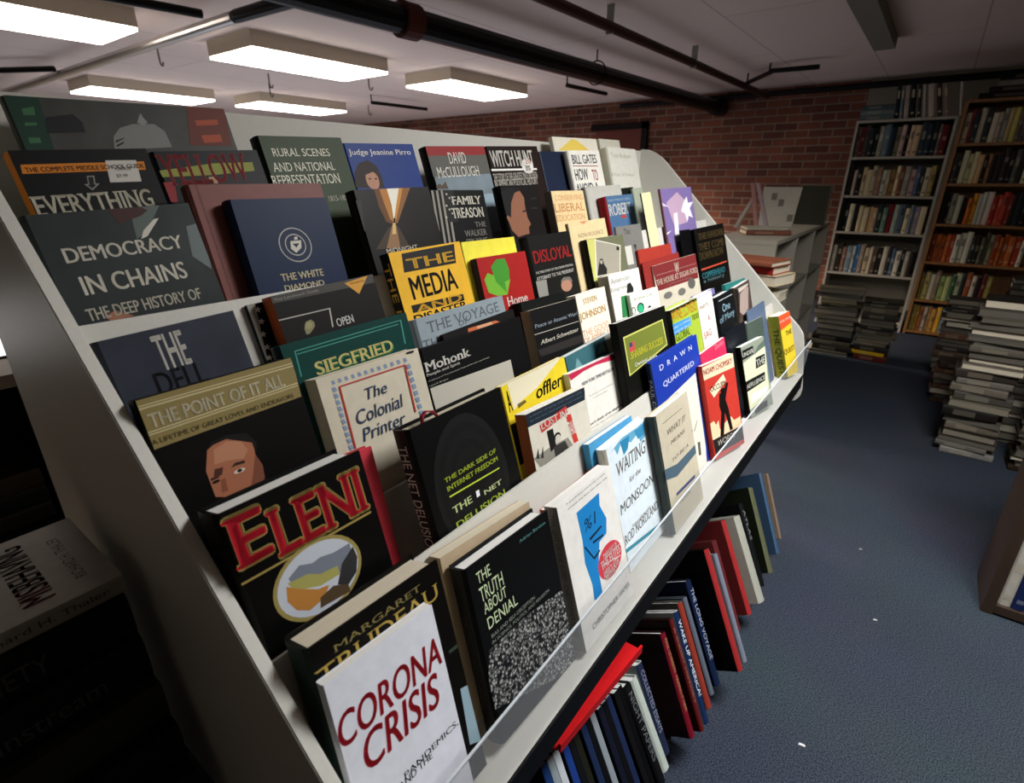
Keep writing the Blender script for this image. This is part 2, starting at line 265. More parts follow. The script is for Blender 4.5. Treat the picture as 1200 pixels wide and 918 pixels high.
["dull green paperback behind the label-cover book near the far end","pb",[-0.2924,1.5546,0.6109],[0.0186,0.9977,-0.0647],[-0.275,0.0673,0.9591],[168.5,220.8,5.0],"4d5a50","4d5a50","p1",[]],
["grey-green paperback with white titles in black label boxes","pb",[-0.2718,1.434,0.6029],[0.2429,0.9657,0.0919],[-0.2809,-0.0207,0.9595],[115.9,196.5,16.0],"8d9584","2a2522","p1",[["p","d6d8b6",[[0.3,43.6],[61.4,34.9],[115.6,28.5],[115.6,39.8],[107.8,116.4],[110.9,163.6],[0.3,174.3]]],["p","5b6b5c",[[82.0,18.6],[115.6,10.2],[115.6,11.6],[114.4,27.7],[52.8,36.8]]],["p","1c1c1a",[[0.3,32.2],[4.8,10.8],[58.1,11.1],[54.4,33.7],[0.3,35.1]]],["t","e8e8da","UNDER",3.3,17.9,55.9,28.9,"bold"],["p","1c1c1a",[[62.4,46.2],[109.9,48.0],[105.3,74.6],[56.1,75.8]]],["t","e8e8da","THE",61.4,53.1,106.6,71.9,"bold"],["p","1c1c1a",[[0.3,94.2],[97.2,95.7],[93.4,119.6],[0.3,122.8]]],["t","e8e8da","AFFLUENCE",0.5,103.7,93.3,115.7,"bold"],["p","dfe3d8",[[14.3,135.5],[100.7,137.0],[96.6,158.8],[10.4,158.9]]],["p","33362f",[[23.9,174.9],[89.0,174.7],[86.1,192.2],[21.1,194.4]]]]],
["blue-grey hardcover leaning behind the yellow thick book at the far end","hc",[-0.2957,1.612,0.6004],[0.0007,1.0,-0.0024],[-0.2756,0.0025,0.9613],[191.8,255.4,5.0],"5a6b84","5a6b84","p1",[]],
["thick yellow paperback THE QUEST with an orange top band","pb",[-0.2587,1.8181,0.6081],[0.2704,0.9537,0.132],[-0.2902,-0.05,0.9557],[65.4,203.0,36.0],"e3c634","92912c","p1",[["p","e4572d",[[0.3,0.3],[65.1,0.3],[65.1,38.6],[0.3,46.9]]],["t","f4d8c8","DANIEL YERGIN",0.5,16.3,64.4,23.8,"bold"],["t","2f2a12","THE",24.7,56.6,60.3,71.5,"bold"],["t","6b4418","QUEST",0.5,110.8,64.4,130.8,"bold"],["s","1e1d10","THE QUEST",40.6,192.8]]],
["red-brown paperback stacked directly behind the white one with the blue hand","pb",[-0.2652,0.5076,0.6067],[0.0046,0.9999,-0.016],[-0.2756,0.0167,0.9611],[158.3,192.1,20.0],"a5452a","a5452a","p1",[]],
["black hardcover with a big red gold-edged title and oval village picture","hc",[-0.3474,0.1477,0.7281],[0.0008,1.0,-0.0027],[-0.2756,0.0029,0.9613],[141.9,227.9,44.0],"0d0c0b","0d0c0b","p1",[["t","a08a4a","E",0.5,4.3,35.3,53.3,"serif bold outline"],["t","a08a4a","LENI",34.8,13.3,136.3,61.6,"serif bold outline"],["t","c1192b","E",0.5,7.4,34.4,51.2,"serif bold"],["t","c1192b","LENI",35.4,16.7,134.7,59.1,"serif bold"],["p","a08a4a",[[0.3,62.4],[135.1,63.6],[134.8,65.9],[0.3,64.4]]],["p","9a8a4e",[[110.7,96.2],[109.8,103.3],[107.2,110.0],[103.0,116.3],[97.3,121.7],[90.3,126.2],[82.4,129.6],[73.8,131.6],[64.8,132.3],[55.9,131.6],[47.3,129.6],[39.3,126.2],[32.4,121.7],[26.7,116.3],[22.4,110.0],[19.8,103.3],[19.0,96.2],[19.8,89.2],[22.4,82.4],[26.7,76.2],[32.4,70.7],[39.3,66.3],[47.3,62.9],[55.9,60.9],[64.8,60.2],[73.8,60.9],[82.4,62.9],[90.3,66.3],[97.3,70.7],[103.0,76.2],[107.2,82.4],[109.8,89.2]]],["p","c3c9d2",[[106.9,96.2],[106.1,102.6],[103.7,108.6],[99.8,114.2],[94.6,119.1],[88.2,123.2],[80.9,126.2],[73.0,128.0],[64.8,128.6],[56.6,128.0],[48.7,126.2],[41.5,123.2],[35.1,119.1],[29.9,114.2],[26.0,108.6],[23.6,102.6],[22.8,96.2],[23.6,89.9],[26.0,83.8],[29.9,78.2],[35.1,73.3],[41.5,69.3],[48.7,66.3],[56.6,64.5],[64.8,63.8],[73.0,64.5],[80.9,66.3],[88.2,69.3],[94.6,73.3],[99.8,78.2],[103.7,83.8],[106.1,89.9]]],["p","767d8a",[[37.3,80.8],[49.8,75.1],[61.4,79.9],[70.9,78.8],[84.0,81.9],[102.5,82.0],[102.0,94.6],[86.3,104.0],[52.8,92.3],[38.0,85.1]]],["p","a5a05a",[[35.1,84.4],[54.7,86.8],[65.9,93.7],[84.2,95.7],[83.6,104.7],[62.5,104.0],[39.1,94.5]]],["p","3a3a3c",[[88.9,96.3],[104.7,86.8],[106.1,99.4],[100.6,112.7],[88.6,119.5],[78.4,113.0]]],["p","b97e3a",[[33.3,86.5],[43.2,95.0],[59.6,105.6],[70.5,108.0],[62.8,116.7],[46.1,119.1],[35.5,111.8],[30.1,99.5]]],["p","5a4630",[[59.0,114.2],[74.1,111.4],[88.9,118.5],[88.7,126.6],[71.9,125.0],[55.9,123.5]]]]],
["hardcover showing only a strip of red cover behind the oval-picture book","hc",[-0.3948,0.2294,0.7228],[0.0096,0.9994,-0.0335],[-0.2755,0.0349,0.9607],[99.4,208.1,14.0],"c13a45","c13a45","p1",[]],
["black hardcover THE NET DELUSION with lime lettering and a red ribbon","hc",[-0.3462,0.3553,0.7239],[-0.0006,1.0,0.0021],[-0.2756,-0.0022,0.9613],[163.4,228.8,30.0],"121212","151413","p2",[["p","1b1b1b",[[142.0,98.9],[140.8,116.4],[137.1,133.2],[131.2,148.8],[123.2,162.3],[113.4,173.5],[102.3,181.8],[90.2,186.9],[77.6,188.6],[65.1,186.9],[53.0,181.8],[41.8,173.5],[32.1,162.3],[24.1,148.8],[18.1,133.2],[14.4,116.4],[13.2,98.9],[14.4,81.4],[18.1,64.6],[24.1,49.1],[32.1,35.5],[41.8,24.3],[53.0,16.0],[65.1,10.9],[77.6,9.2],[90.2,10.9],[102.3,16.0],[113.4,24.3],[123.2,35.5],[131.2,49.1],[137.1,64.6],[140.8,81.4]]],["p","121212",[[133.8,98.9],[132.7,114.3],[129.5,129.2],[124.3,142.9],[117.4,154.9],[108.8,164.7],[99.1,172.0],[88.6,176.5],[77.6,178.0],[66.7,176.5],[56.1,172.0],[46.4,164.7],[37.9,154.9],[30.9,142.9],[25.7,129.2],[22.5,114.3],[21.4,98.9],[22.5,83.5],[25.7,68.6],[30.9,54.9],[37.9,42.9],[46.4,33.1],[56.1,25.8],[66.7,21.3],[77.6,19.8],[88.6,21.3],[99.1,25.8],[108.8,33.1],[117.4,42.9],[124.3,54.9],[129.5,68.6],[132.7,83.5]]],["p","1b1b1b",[[125.7,98.9],[124.8,112.3],[122.1,125.1],[117.6,137.0],[111.6,147.3],[104.3,155.8],[96.0,162.2],[87.0,166.1],[77.6,167.4],[68.2,166.1],[59.2,162.2],[50.9,155.8],[43.6,147.3],[37.6,137.0],[33.2,125.1],[30.4,112.3],[29.5,98.9],[30.4,85.5],[33.2,72.7],[37.6,60.9],[43.6,50.5],[50.9,42.0],[59.2,35.6],[68.2,31.7],[77.6,30.4],[87.0,31.7],[96.0,35.6],[104.3,42.0],[111.6,50.5],[117.6,60.9],[122.1,72.7],[124.8,85.5]]],["p","121212",[[117.8,98.9],[117.0,110.2],[114.7,121.0],[111.0,131.0],[106.0,139.8],[99.9,147.0],[93.0,152.3],[85.5,155.6],[77.6,156.7],[69.8,155.6],[62.2,152.3],[55.3,147.0],[49.2,139.8],[44.2,131.0],[40.5,121.0],[38.2,110.2],[37.4,98.9],[38.2,87.6],[40.5,76.8],[44.2,66.8],[49.2,58.0],[55.3,50.8],[62.2,45.5],[69.8,42.2],[77.6,41.1],[85.5,42.2],[93.0,45.5],[99.9,50.8],[106.0,58.0],[111.0,66.8],[114.7,76.8],[117.0,87.6]]],["p","1b1b1b",[[110.0,98.9],[109.4,108.1],[107.5,116.9],[104.5,125.0],[100.5,132.2],[95.6,138.0],[90.0,142.4],[83.9,145.1],[77.6,146.0],[71.3,145.1],[65.2,142.4],[59.6,138.0],[54.7,132.2],[50.7,125.0],[47.7,116.9],[45.9,108.1],[45.3,98.9],[45.9,89.7],[47.7,80.9],[50.7,72.8],[54.7,65.6],[59.6,59.8],[65.2,55.4],[71.3,52.7],[77.6,51.8],[83.9,52.7],[90.0,55.4],[95.6,59.8],[100.5,65.6],[104.5,72.8],[107.5,80.9],[109.4,89.7]]],["p","121212",[[102.3,98.9],[101.8,106.0],[100.4,112.8],[98.1,119.1],[95.1,124.6],[91.3,129.1],[87.1,132.4],[82.4,134.5],[77.6,135.2],[72.8,134.5],[68.2,132.4],[63.9,129.1],[60.2,124.6],[57.1,119.1],[54.8,112.8],[53.4,106.0],[52.9,98.9],[53.4,91.8],[54.8,85.0],[57.1,78.7],[60.2,73.2],[63.9,68.7],[68.2,65.4],[72.8,63.3],[77.6,62.6],[82.4,63.3],[87.1,65.4],[91.3,68.7],[95.1,73.2],[98.1,78.7],[100.4,85.0],[101.8,91.8]]],["t","c3d63e","THE DARK SIDE OF",31.7,72.2,127.6,78.0,"bold"],["t","c3d63e","INTERNET FREEDOM",32.2,82.8,127.1,89.0,"bold"],["p","c3d63e",[[32.7,94.8],[126.3,98.6],[126.1,100.3],[32.7,96.8]]],["t","e3efb0","THE",31.9,109.4,66.1,118.5,"bold"],["p","f4f4f4",[[75.3,108.8],[81.3,109.1],[80.6,116.9],[74.7,117.0]]],["t","e3efb0","NET",88.6,114.3,124.2,120.4,"bold"],["t","c9dc50","DELUSION",31.6,128.8,125.6,138.0,"bold"],["s","b0aa98","THE NET DELUSION",18.3,155.6]]],
["cream paperback LOST IN TRANS with red labels and a brown spine","pb",[-0.3476,0.5486,0.7289],[0.0139,0.9987,-0.0484],[-0.2753,0.0503,0.96],[161.4,171.7,20.0],"d6d0bf","8a4a26","p1",[["p","22303d",[[0.3,0.3],[161.1,0.3],[161.1,7.1],[156.8,20.3],[0.3,18.8]]],["t","5f7080","a story of exile and return told",8.0,3.5,149.9,7.7],["t","5f7080","by one who lived between two tongues",8.3,10.5,151.1,14.2],["p","c23630",[[26.8,24.2],[101.3,15.1],[102.6,26.4],[29.0,35.9]]],["t","efe6d8","LOST IN",30.1,19.4,99.1,31.7,"bold"],["p","c23630",[[95.6,28.9],[110.1,30.3],[118.1,76.8],[105.0,77.0]]],["t","efe6d8","TRANS",95.5,40.5,114.1,63.1],["p","8b877c",[[0.3,64.9],[0.3,64.7],[39.0,62.1],[92.0,62.9],[102.1,80.2],[61.1,83.2],[10.7,81.5]]],["p","1e1d1b",[[41.3,37.2],[57.1,37.5],[58.0,65.3],[42.1,69.8]]],["p","2b2a28",[[74.1,52.4],[74.0,53.6],[73.5,54.7],[72.6,55.7],[71.5,56.6],[70.1,57.3],[68.6,57.9],[66.9,58.2],[65.1,58.3],[63.3,58.2],[61.6,57.9],[60.1,57.3],[58.7,56.6],[57.6,55.7],[56.7,54.7],[56.2,53.6],[56.0,52.4],[56.2,51.3],[56.7,50.2],[57.6,49.2],[58.7,48.3],[60.1,47.6],[61.6,47.0],[63.3,46.7],[65.1,46.6],[66.9,46.7],[68.6,47.0],[70.1,47.6],[71.5,48.3],[72.6,49.2],[73.5,50.2],[74.0,51.3]]],["p","c9c3b4",[[72.8,56.0],[72.7,57.2],[72.3,58.3],[71.6,59.3],[70.8,60.2],[69.7,60.9],[68.4,61.5],[67.1,61.8],[65.7,61.9],[64.3,61.8],[63.0,61.5],[61.7,60.9],[60.7,60.2],[59.8,59.3],[59.1,58.3],[58.7,57.2],[58.6,56.0],[58.7,54.9],[59.1,53.8],[59.8,52.7],[60.7,51.9],[61.7,51.1],[63.0,50.6],[64.3,50.2],[65.7,50.1],[67.1,50.2],[68.4,50.6],[69.7,51.1],[70.8,51.9],[71.6,52.7],[72.3,53.8],[72.7,54.9]]],["p","3c3a36",[[50.7,64.5],[82.1,64.8],[89.2,81.1],[50.5,79.5]]],["p","3a3834",[[4.9,66.4],[14.2,53.6],[12.5,69.2]]],["p","3a3834",[[15.4,70.2],[25.9,54.3],[22.7,71.2]]]]],
["yellow paperback under a torn cream wrapper on the lower middle tier","pb",[-0.3806,0.5613,0.7189],[-0.003,0.9999,0.0104],[-0.2756,-0.0108,0.9612],[170.9,213.8,12.0],"e5cb2c","e5cb2c","p1",[["p","e2dabb",[[15.2,0.3],[159.4,0.3],[83.5,26.6],[41.1,33.1],[16.5,40.3]]],["p","6d5c22",[[26.4,35.1],[46.7,34.5],[49.1,39.0],[27.8,41.7]]],["t","1c1a10","A",6.3,9.0,14.8,40.9,"bold"],["t","1c1a10","offler",75.5,22.6,151.7,43.6,"bold italic"],["p","141312",[[0.3,58.1],[48.3,61.1],[41.1,124.5],[0.3,121.1]]]]],
["white paperback with a crimson swoosh across its top","pb",[-0.3686,0.7082,0.7241],[0.008,0.9996,-0.028],[-0.2755,0.0291,0.9609],[184.3,186.6,12.0],"e6e2d8","e6e2d8","p1",[["p","bd2449",[[0.3,3.8],[0.3,0.3],[184.0,0.3],[184.0,5.1],[181.5,13.2],[90.5,5.5],[46.3,6.1],[3.3,11.6]]],["t","3a3f4a","NEW YORK TIMES BESTSELLER",34.3,23.2,150.0,29.0,"bold"],["t","77736c","The definitive, international bestseller",49.0,50.6,136.6,52.8],["t","77736c","on political debate",60.4,57.2,113.7,59.9],["t","1f1e1c","don't think of an elephant!",30.7,95.6,162.5,101.7,"bold"],["t","77736c","Know your values and frame the debate",30.4,104.3,159.7,107.7]]],
["teal paperback showing its patterned top edge behind the crimson swoosh book","pb",[-0.395,0.7589,0.72],[-0.0091,0.9995,0.0316],[-0.2755,-0.0329,0.9607],[180.5,204.2,16.0],"3a666e","3a666e","p1",[["p","6f9a9c",[[18.1,36.1],[36.1,10.8],[54.2,36.1]]],["p","6f9a9c",[[108.3,25.3],[130.0,5.4],[144.4,28.9]]],["p","b9b6aa",[[144.5,0.3],[180.2,0.3],[180.2,72.2],[155.3,72.2]]]]],
["black-bordered olive paperback with yellow SHARING SUCCESS title","pb",[-0.3467,0.8565,0.7259],[0.0076,0.9996,-0.0266],[-0.2755,0.0277,0.9609],[220.5,242.4,16.0],"15150f","15150f","p1",[["p","c8c86a",[[16.5,28.7],[200.4,25.9],[205.7,82.0],[16.5,102.6]]],["p","717a2e",[[20.5,31.9],[195.3,28.4],[201.6,79.4],[21.5,99.9]]],["t","dcd23c","SHARING SUCCESS",33.1,60.5,186.5,74.5,"bold italic"],["t","eceade","Owning",44.8,84.1,92.7,94.1,"bold"],["t","eceade","Failure",93.7,86.7,145.7,96.0,"bold"],["p","c04a44",[[35.2,43.5],[58.8,43.8],[55.6,61.5],[33.3,61.2]]],["p","2f4a6a",[[36.3,44.0],[48.4,44.1],[47.4,52.1],[35.5,51.7]]]]],
["lime green hardcover with stacked orange and blue lettering","hc",[-0.3462,1.1097,0.7239],[-0.0004,1.0,0.0015],[-0.2756,-0.0015,0.9613],[162.9,222.4,30.0],"9fb63a","20201c","p1",[["p","1d1e1a",[[0.3,5.9],[0.3,0.3],[162.6,0.3],[162.6,3.9],[162.4,6.0],[3.1,7.5]]],["t","e6962a","WINE LOVERS",0.5,3.6,155.5,27.6,"bold"],["p","3f8ec9",[[0.3,30.6],[107.2,34.3],[104.9,53.5],[0.3,55.1]]],["t","d8ecf6","IDEAS TO CHANGE",3.0,37.4,103.7,42.3,"bold"],["t","d8ecf6","THE WORLD",0.5,47.8,101.0,52.7,"bold"],["t","5f7a1e","GLOBAL",6.0,53.9,91.3,71.7,"bold"],["t","5f7a1e","TIDES",114.1,34.2,161.0,46.0,"bold"]]],
["cream paperback with small red title beside the lime green book","pb",[-0.3452,1.2779,0.7206],[-0.0056,0.9998,0.0195],[-0.2756,-0.0203,0.9611],[108.9,225.6,18.0],"e4dacd","e4dacd","p1",[["t","6a4a40","MARY'S",8.8,22.6,70.7,32.4],["t","a83a34","A",54.0,53.2,70.0,68.4],["t","9a2f2c","SAG",9.5,87.6,64.0,104.8],["p","b9b0c8",[[0.3,0.3],[108.6,0.3],[108.6,3.3],[0.3,3.3]]]]],
["black hardcover with pale blue title near the far end panel","hc",[-0.3462,1.4113,0.7239],[-0.0042,0.9999,0.0146],[-0.2756,-0.0152,0.9612],[147.5,200.1,30.0],"1b1f22","131517","p1",[["t","8fb0bc","One",39.0,25.9,103.8,46.4],["t","8fb0bc","of Many",3.9,52.3,134.5,75.6,"bold"],["p","b8bfbe",[[17.8,11.1],[136.5,13.7],[136.4,15.5],[18.3,13.4]]]]],
["brown paperback with a blurred portrait at the far end of its tier","pb",[-0.3451,1.5814,0.72],[-0.0059,0.9998,0.0207],[-0.2756,-0.0215,0.961],[145.8,204.4,16.0],"54463e","54463e","p1",[["p","a8948a",[[38.3,25.5],[102.3,15.0],[130.5,19.9],[100.3,78.9],[44.6,89.5],[14.8,72.3]]],["p","c8bcb0",[[28.4,7.6],[131.0,8.8],[128.4,13.9],[31.5,20.2]]],["p","2c2422",[[0.3,3.0],[26.0,12.5],[5.0,91.8],[0.3,89.8]]]]],
["teal-topped book behind the black book with pale blue title","pb",[-0.3967,1.6446,0.7261],[0.01,0.9993,-0.035],[-0.2755,0.0364,0.9606],[205.5,190.9,12.0],"2a7a74","2a7a74","p1",[]],
["lilac-edged book just behind the cream one with a red title","pb",[-0.3794,1.3603,0.7202],[0.0014,1.0,-0.0048],[-0.2756,0.005,0.9612],[145.3,211.8,14.0],"6f6a9c","6f6a9c","p1",[]],
["hardcover THE POINT OF IT ALL with tan band and half-hidden portrait","hc",[-0.4664,0.1477,0.8347],[-0.0014,1.0,0.0048],[-0.2756,-0.005,0.9612],[149.4,193.7,22.0],"141210","141210","p1",[["p","897949",[[0.3,0.3],[149.1,0.3],[149.1,18.1],[147.4,43.7],[0.3,45.9]]],["p","c9bd92",[[0.3,5.5],[149.1,6.0],[149.1,6.9],[0.3,6.4]]],["p","c9bd92",[[0.3,7.7],[149.1,8.8],[149.1,9.7],[149.0,10.0],[0.3,9.0]]],["p","c9bd92",[[0.3,29.5],[148.1,27.8],[148.0,29.0],[0.3,30.5]]],["p","c9bd92",[[0.3,31.8],[147.7,30.6],[147.6,31.5],[0.3,32.9]]],["t","d9d0b2","THE POINT OF IT ALL",4.0,14.4,134.1,27.4,"bold"],["t","4f4528","A LIFETIME OF GREAT LOVES AND ENDEAVORS",0.5,37.2,138.8,41.7],["p","a8694c",[[40.5,62.6],[48.0,57.9],[60.2,58.3],[75.7,63.2],[83.2,70.8],[81.1,83.9],[84.6,97.1],[82.5,110.4],[68.3,125.1],[33.3,108.0],[33.2,81.3]]],["p","3a2a22",[[54.7,87.5],[60.0,84.2],[69.4,85.4],[69.2,88.1],[59.0,87.2]]],["p","3a2a22",[[34.4,89.6],[42.6,89.5],[42.4,91.7],[34.6,92.1]]],["p","b98062",[[45.7,64.7],[59.2,61.3],[72.5,66.5],[75.6,76.9],[69.0,83.4],[53.3,79.0],[42.1,78.6]]],["p","7d4a36",[[81.1,83.9],[84.6,97.1],[82.5,110.4],[68.3,125.1],[62.5,122.3],[72.9,101.4]]],["p","5a3226",[[40.8,82.5],[48.6,83.7],[45.4,90.2],[37.0,90.8]]],["p","d8c8b8",[[67.4,93.4],[67.3,93.8],[67.0,94.2],[66.5,94.5],[65.8,94.8],[64.9,95.1],[63.9,95.3],[62.8,95.4],[61.7,95.4],[60.6,95.4],[59.5,95.3],[58.5,95.1],[57.7,94.8],[56.9,94.5],[56.4,94.2],[56.1,93.8],[56.0,93.4],[56.1,92.9],[56.4,92.6],[56.9,92.2],[57.7,91.9],[58.5,91.6],[59.5,91.4],[60.6,91.3],[61.7,91.3],[62.8,91.3],[63.9,91.4],[64.9,91.6],[65.8,91.9],[66.5,92.2],[67.0,92.6],[67.3,92.9]]],["p","1e1512",[[64.2,93.2],[64.2,93.5],[64.1,93.8],[63.8,94.1],[63.5,94.3],[63.1,94.6],[62.7,94.7],[62.3,94.8],[61.8,94.8],[61.3,94.8],[60.8,94.7],[60.4,94.6],[60.0,94.3],[59.7,94.1],[59.5,93.8],[59.3,93.5],[59.3,93.2],[59.3,92.8],[59.5,92.5],[59.7,92.2],[60.0,92.0],[60.4,91.8],[60.8,91.6],[61.3,91.5],[61.8,91.5],[62.3,91.5],[62.7,91.6],[63.1,91.8],[63.5,92.0],[63.8,92.2],[64.1,92.5],[64.2,92.8]]],["p","1e1512",[[42.0,94.3],[41.9,94.6],[41.7,94.9],[41.4,95.1],[40.9,95.4],[40.4,95.6],[39.7,95.7],[39.0,95.8],[38.3,95.8],[37.6,95.8],[36.9,95.7],[36.3,95.6],[35.7,95.4],[35.2,95.1],[34.9,94.9],[34.7,94.6],[34.6,94.3],[34.7,94.0],[34.9,93.7],[35.2,93.4],[35.7,93.2],[36.3,93.0],[36.9,92.9],[37.6,92.8],[38.3,92.7],[39.0,92.8],[39.7,92.9],[40.4,93.0],[40.9,93.2],[41.4,93.4],[41.7,93.7],[41.9,94.0]]],["p","8a5038",[[42.9,94.6],[47.1,94.3],[45.6,107.2],[39.9,106.7]]],["p","17120f",[[38.1,63.8],[46.5,56.3],[61.2,55.4],[79.1,60.0],[86.2,72.0],[82.1,84.3],[81.9,71.4],[60.0,58.9],[47.4,59.9]]]]],
["worn cream paperback The Colonial Printer with blue ornamental border","pb",[-0.4668,0.3146,0.8361],[0.0016,1.0,-0.0054],[-0.2756,0.0056,0.9612],[156.2,162.1,24.0],"cdc4ae","a89c82","p2",[["p","7f90a8",[[18.6,7.1],[22.2,6.6],[23.6,11.1],[19.2,12.1]]],["p","7f90a8",[[27.4,7.1],[31.1,6.6],[32.6,11.2],[28.1,12.2]]],["p","7f90a8",[[36.4,7.2],[40.2,6.7],[41.7,11.3],[37.1,12.3]]],["p","7f90a8",[[45.6,7.3],[49.5,6.8],[51.0,11.4],[46.3,12.5]]],["p","7f90a8",[[55.0,7.3],[59.0,6.8],[60.6,11.5],[55.8,12.6]]],["p","7f90a8",[[64.7,7.4],[68.7,6.9],[70.3,11.6],[65.4,12.7]]],["p","7f90a8",[[74.5,7.5],[78.6,6.9],[80.3,11.8],[75.3,12.8]]],["p","7f90a8",[[84.6,7.5],[88.8,7.0],[90.5,11.9],[85.4,13.0]]],["p","7f90a8",[[94.9,7.6],[99.2,7.1],[101.0,12.0],[95.7,13.1]]],["p","7f90a8",[[105.4,7.7],[109.8,7.1],[111.7,12.1],[106.3,13.2]]],["p","7f90a8",[[116.2,7.7],[120.7,7.2],[122.6,12.2],[117.1,13.4]]],["p","7f90a8",[[127.2,7.8],[131.9,7.3],[133.8,12.4],[128.2,13.5]]],["p","7f90a8",[[16.6,14.9],[20.9,14.1],[23.2,19.5],[18.2,20.5]]],["p","7f90a8",[[16.5,22.6],[20.8,21.8],[23.1,27.2],[18.1,28.2]]],["p","7f90a8",[[16.4,30.3],[20.7,29.6],[23.0,35.0],[18.0,36.0]]],["p","7f90a8",[[16.3,38.0],[20.7,37.3],[23.0,42.8],[17.9,43.7]]],["p","7f90a8",[[16.3,45.8],[20.6,45.1],[22.9,50.7],[17.9,51.5]]],["p","7f90a8",[[16.2,53.6],[20.5,53.0],[22.9,58.6],[17.8,59.4]]],["p","7f90a8",[[16.1,61.4],[20.5,60.9],[22.8,66.5],[17.7,67.3]]],["p","7f90a8",[[16.0,69.3],[20.4,68.8],[22.7,74.5],[17.7,75.2]]],["p","7f90a8",[[16.0,77.2],[20.3,76.8],[22.7,82.5],[17.6,83.2]]],["p","7f90a8",[[15.9,85.2],[20.3,84.8],[22.6,90.5],[17.5,91.2]]],["p","7f90a8",[[129.6,16.6],[135.6,16.5],[136.6,22.5],[130.3,23.2]]],["p","7f90a8",[[129.7,25.6],[135.8,25.5],[136.7,31.6],[130.5,32.2]]],["p","7f90a8",[[129.8,34.7],[135.9,34.6],[136.9,40.8],[130.6,41.3]]],["p","7f90a8",[[130.0,43.8],[136.1,43.8],[137.0,50.0],[130.7,50.4]]],["p","7f90a8",[[130.1,52.9],[136.2,53.0],[137.2,59.2],[130.9,59.6]]],["p","7f90a8",[[130.2,62.1],[136.4,62.2],[137.3,68.5],[131.0,68.8]]],["p","7f90a8",[[130.4,71.3],[136.5,71.5],[137.5,77.8],[131.1,78.1]]],["p","7f90a8",[[130.5,80.6],[136.7,80.9],[137.6,87.2],[131.3,87.5]]],["p","7f90a8",[[130.6,89.9],[136.8,90.3],[137.8,96.7],[131.4,96.8]]],["p","b53a34",[[26.1,15.2],[127.4,15.5],[127.5,17.2],[26.1,16.7]]],["p","b53a34",[[26.1,15.2],[28.1,15.2],[25.5,91.7],[23.2,91.3]]],["p","b53a34",[[126.2,15.7],[128.7,15.8],[126.0,80.0],[123.4,79.7]]],["t","3b4964","The",57.9,27.9,91.0,41.9,"italic"],["t","3b4964","Colonial",36.6,49.5,110.3,66.5,"italic"],["t","3b4964","Printer",37.8,72.5,106.6,88.5,"italic"],["p","241f1a",[[134.8,1.3],[148.0,1.5],[147.0,4.2],[135.8,3.8]]]]],
["wide black book titled Mohonk with a grey lower half","hc",[-0.4659,0.4753,0.833],[-0.0017,1.0,0.0061],[-0.2756,-0.0063,0.9612],[227.8,160.8,16.0],"161617","161617","p1",[["p","b9b4a6",[[0.3,54.1],[179.5,61.1],[176.6,130.9],[0.3,113.2]]],["t","e6e2d8","Mohonk",0.5,18.8,92.9,31.8,"serif bold"],["t","d5d1c6","People and Spirit",0.5,33.9,67.3,39.0,"bold"],["t","b9b5aa","A History of Two Hundred Years of Growth and Service",0.5,43.3,131.3,45.7],["t","b9b5aa","Larry E. Burgess",0.5,49.9,36.8,52.4]]],
["thin dark folder with orange print behind the wide black book","pb",[-0.4838,0.5442,0.8303],[-0.0101,0.9993,0.0353],[-0.2755,-0.0368,0.9606],[173.5,167.0,6.0],"23201e","23201e","p2",[["p","c8693c",[[55.1,4.3],[122.6,7.7],[141.8,17.0],[76.8,13.8],[53.7,14.0]]],["p","d9a27c",[[74.8,5.8],[111.7,7.2],[114.5,13.9],[77.7,11.7]]]]],
["small black paperback with white italic author line and tan spine","pb",[-0.4672,0.7271,0.8375],[0.0064,0.9997,-0.0223],[-0.2756,0.0232,0.961],[150.0,161.6,20.0],"1c1b1b","9b8f78","p2",[["t","8c98a0","Peace or Atomic War?",6.5,25.1,147.4,31.8,"serif"],["p","a9a498",[[0.7,41.0],[148.0,43.3],[148.1,44.5],[0.7,42.4]]],["t","cfc8b6","Albert Schweitzer",12.7,54.3,141.8,61.6,"serif italic"],["p","35302e",[[1.9,69.0],[148.4,70.2],[148.8,85.8],[7.2,81.3]]]]],
["plain black cloth hardcover standing behind the small black paperback","hc",[-0.4911,0.7356,0.8374],[0.0066,0.9997,-0.0229],[-0.2756,0.0238,0.961],[143.4,170.5,20.0],"1a1e1c","0f100f","p2",[]],
["cream paperback with gold capital lettering on the middle tier","pb",[-0.4882,0.9168,0.8347],[-0.001,1.0,0.0036],[-0.2756,-0.0037,0.9613],[122.6,157.1,22.0],"eee5d2","eee5d2","p1",[["t","c9a34a","STEVEN",23.9,11.5,82.6,22.5,"serif bold"],["t","cf9f35","JOHNSON",0.5,36.7,110.6,55.7,"serif bold"],["t","d8a070","THE GOOD",0.5,72.0,112.7,86.0],["t","d08f58","OF AMERICA",0.5,87.6,107.0,98.2]]],
["white paperback American Empress with small dark figure","pb",[-0.4803,1.047,0.836],[0.0005,1.0,-0.0016],[-0.2756,0.0017,0.9613],[153.6,177.9,26.0],"eae5d6","8e887a","p1",[["t","77777a","American",6.0,8.3,99.8,19.4,"serif"],["t","77777a","Empress",1.1,27.9,81.5,38.8,"serif"],["p","24262a",[[82.9,29.0],[99.8,27.8],[110.7,42.2],[107.2,50.9],[72.4,49.0]]],["p","2c7c44",[[42.1,51.3],[73.6,52.1],[64.9,100.2],[31.5,97.4]]],["t","a5a39c","a novel life",2.2,43.7,41.1,46.8]]],
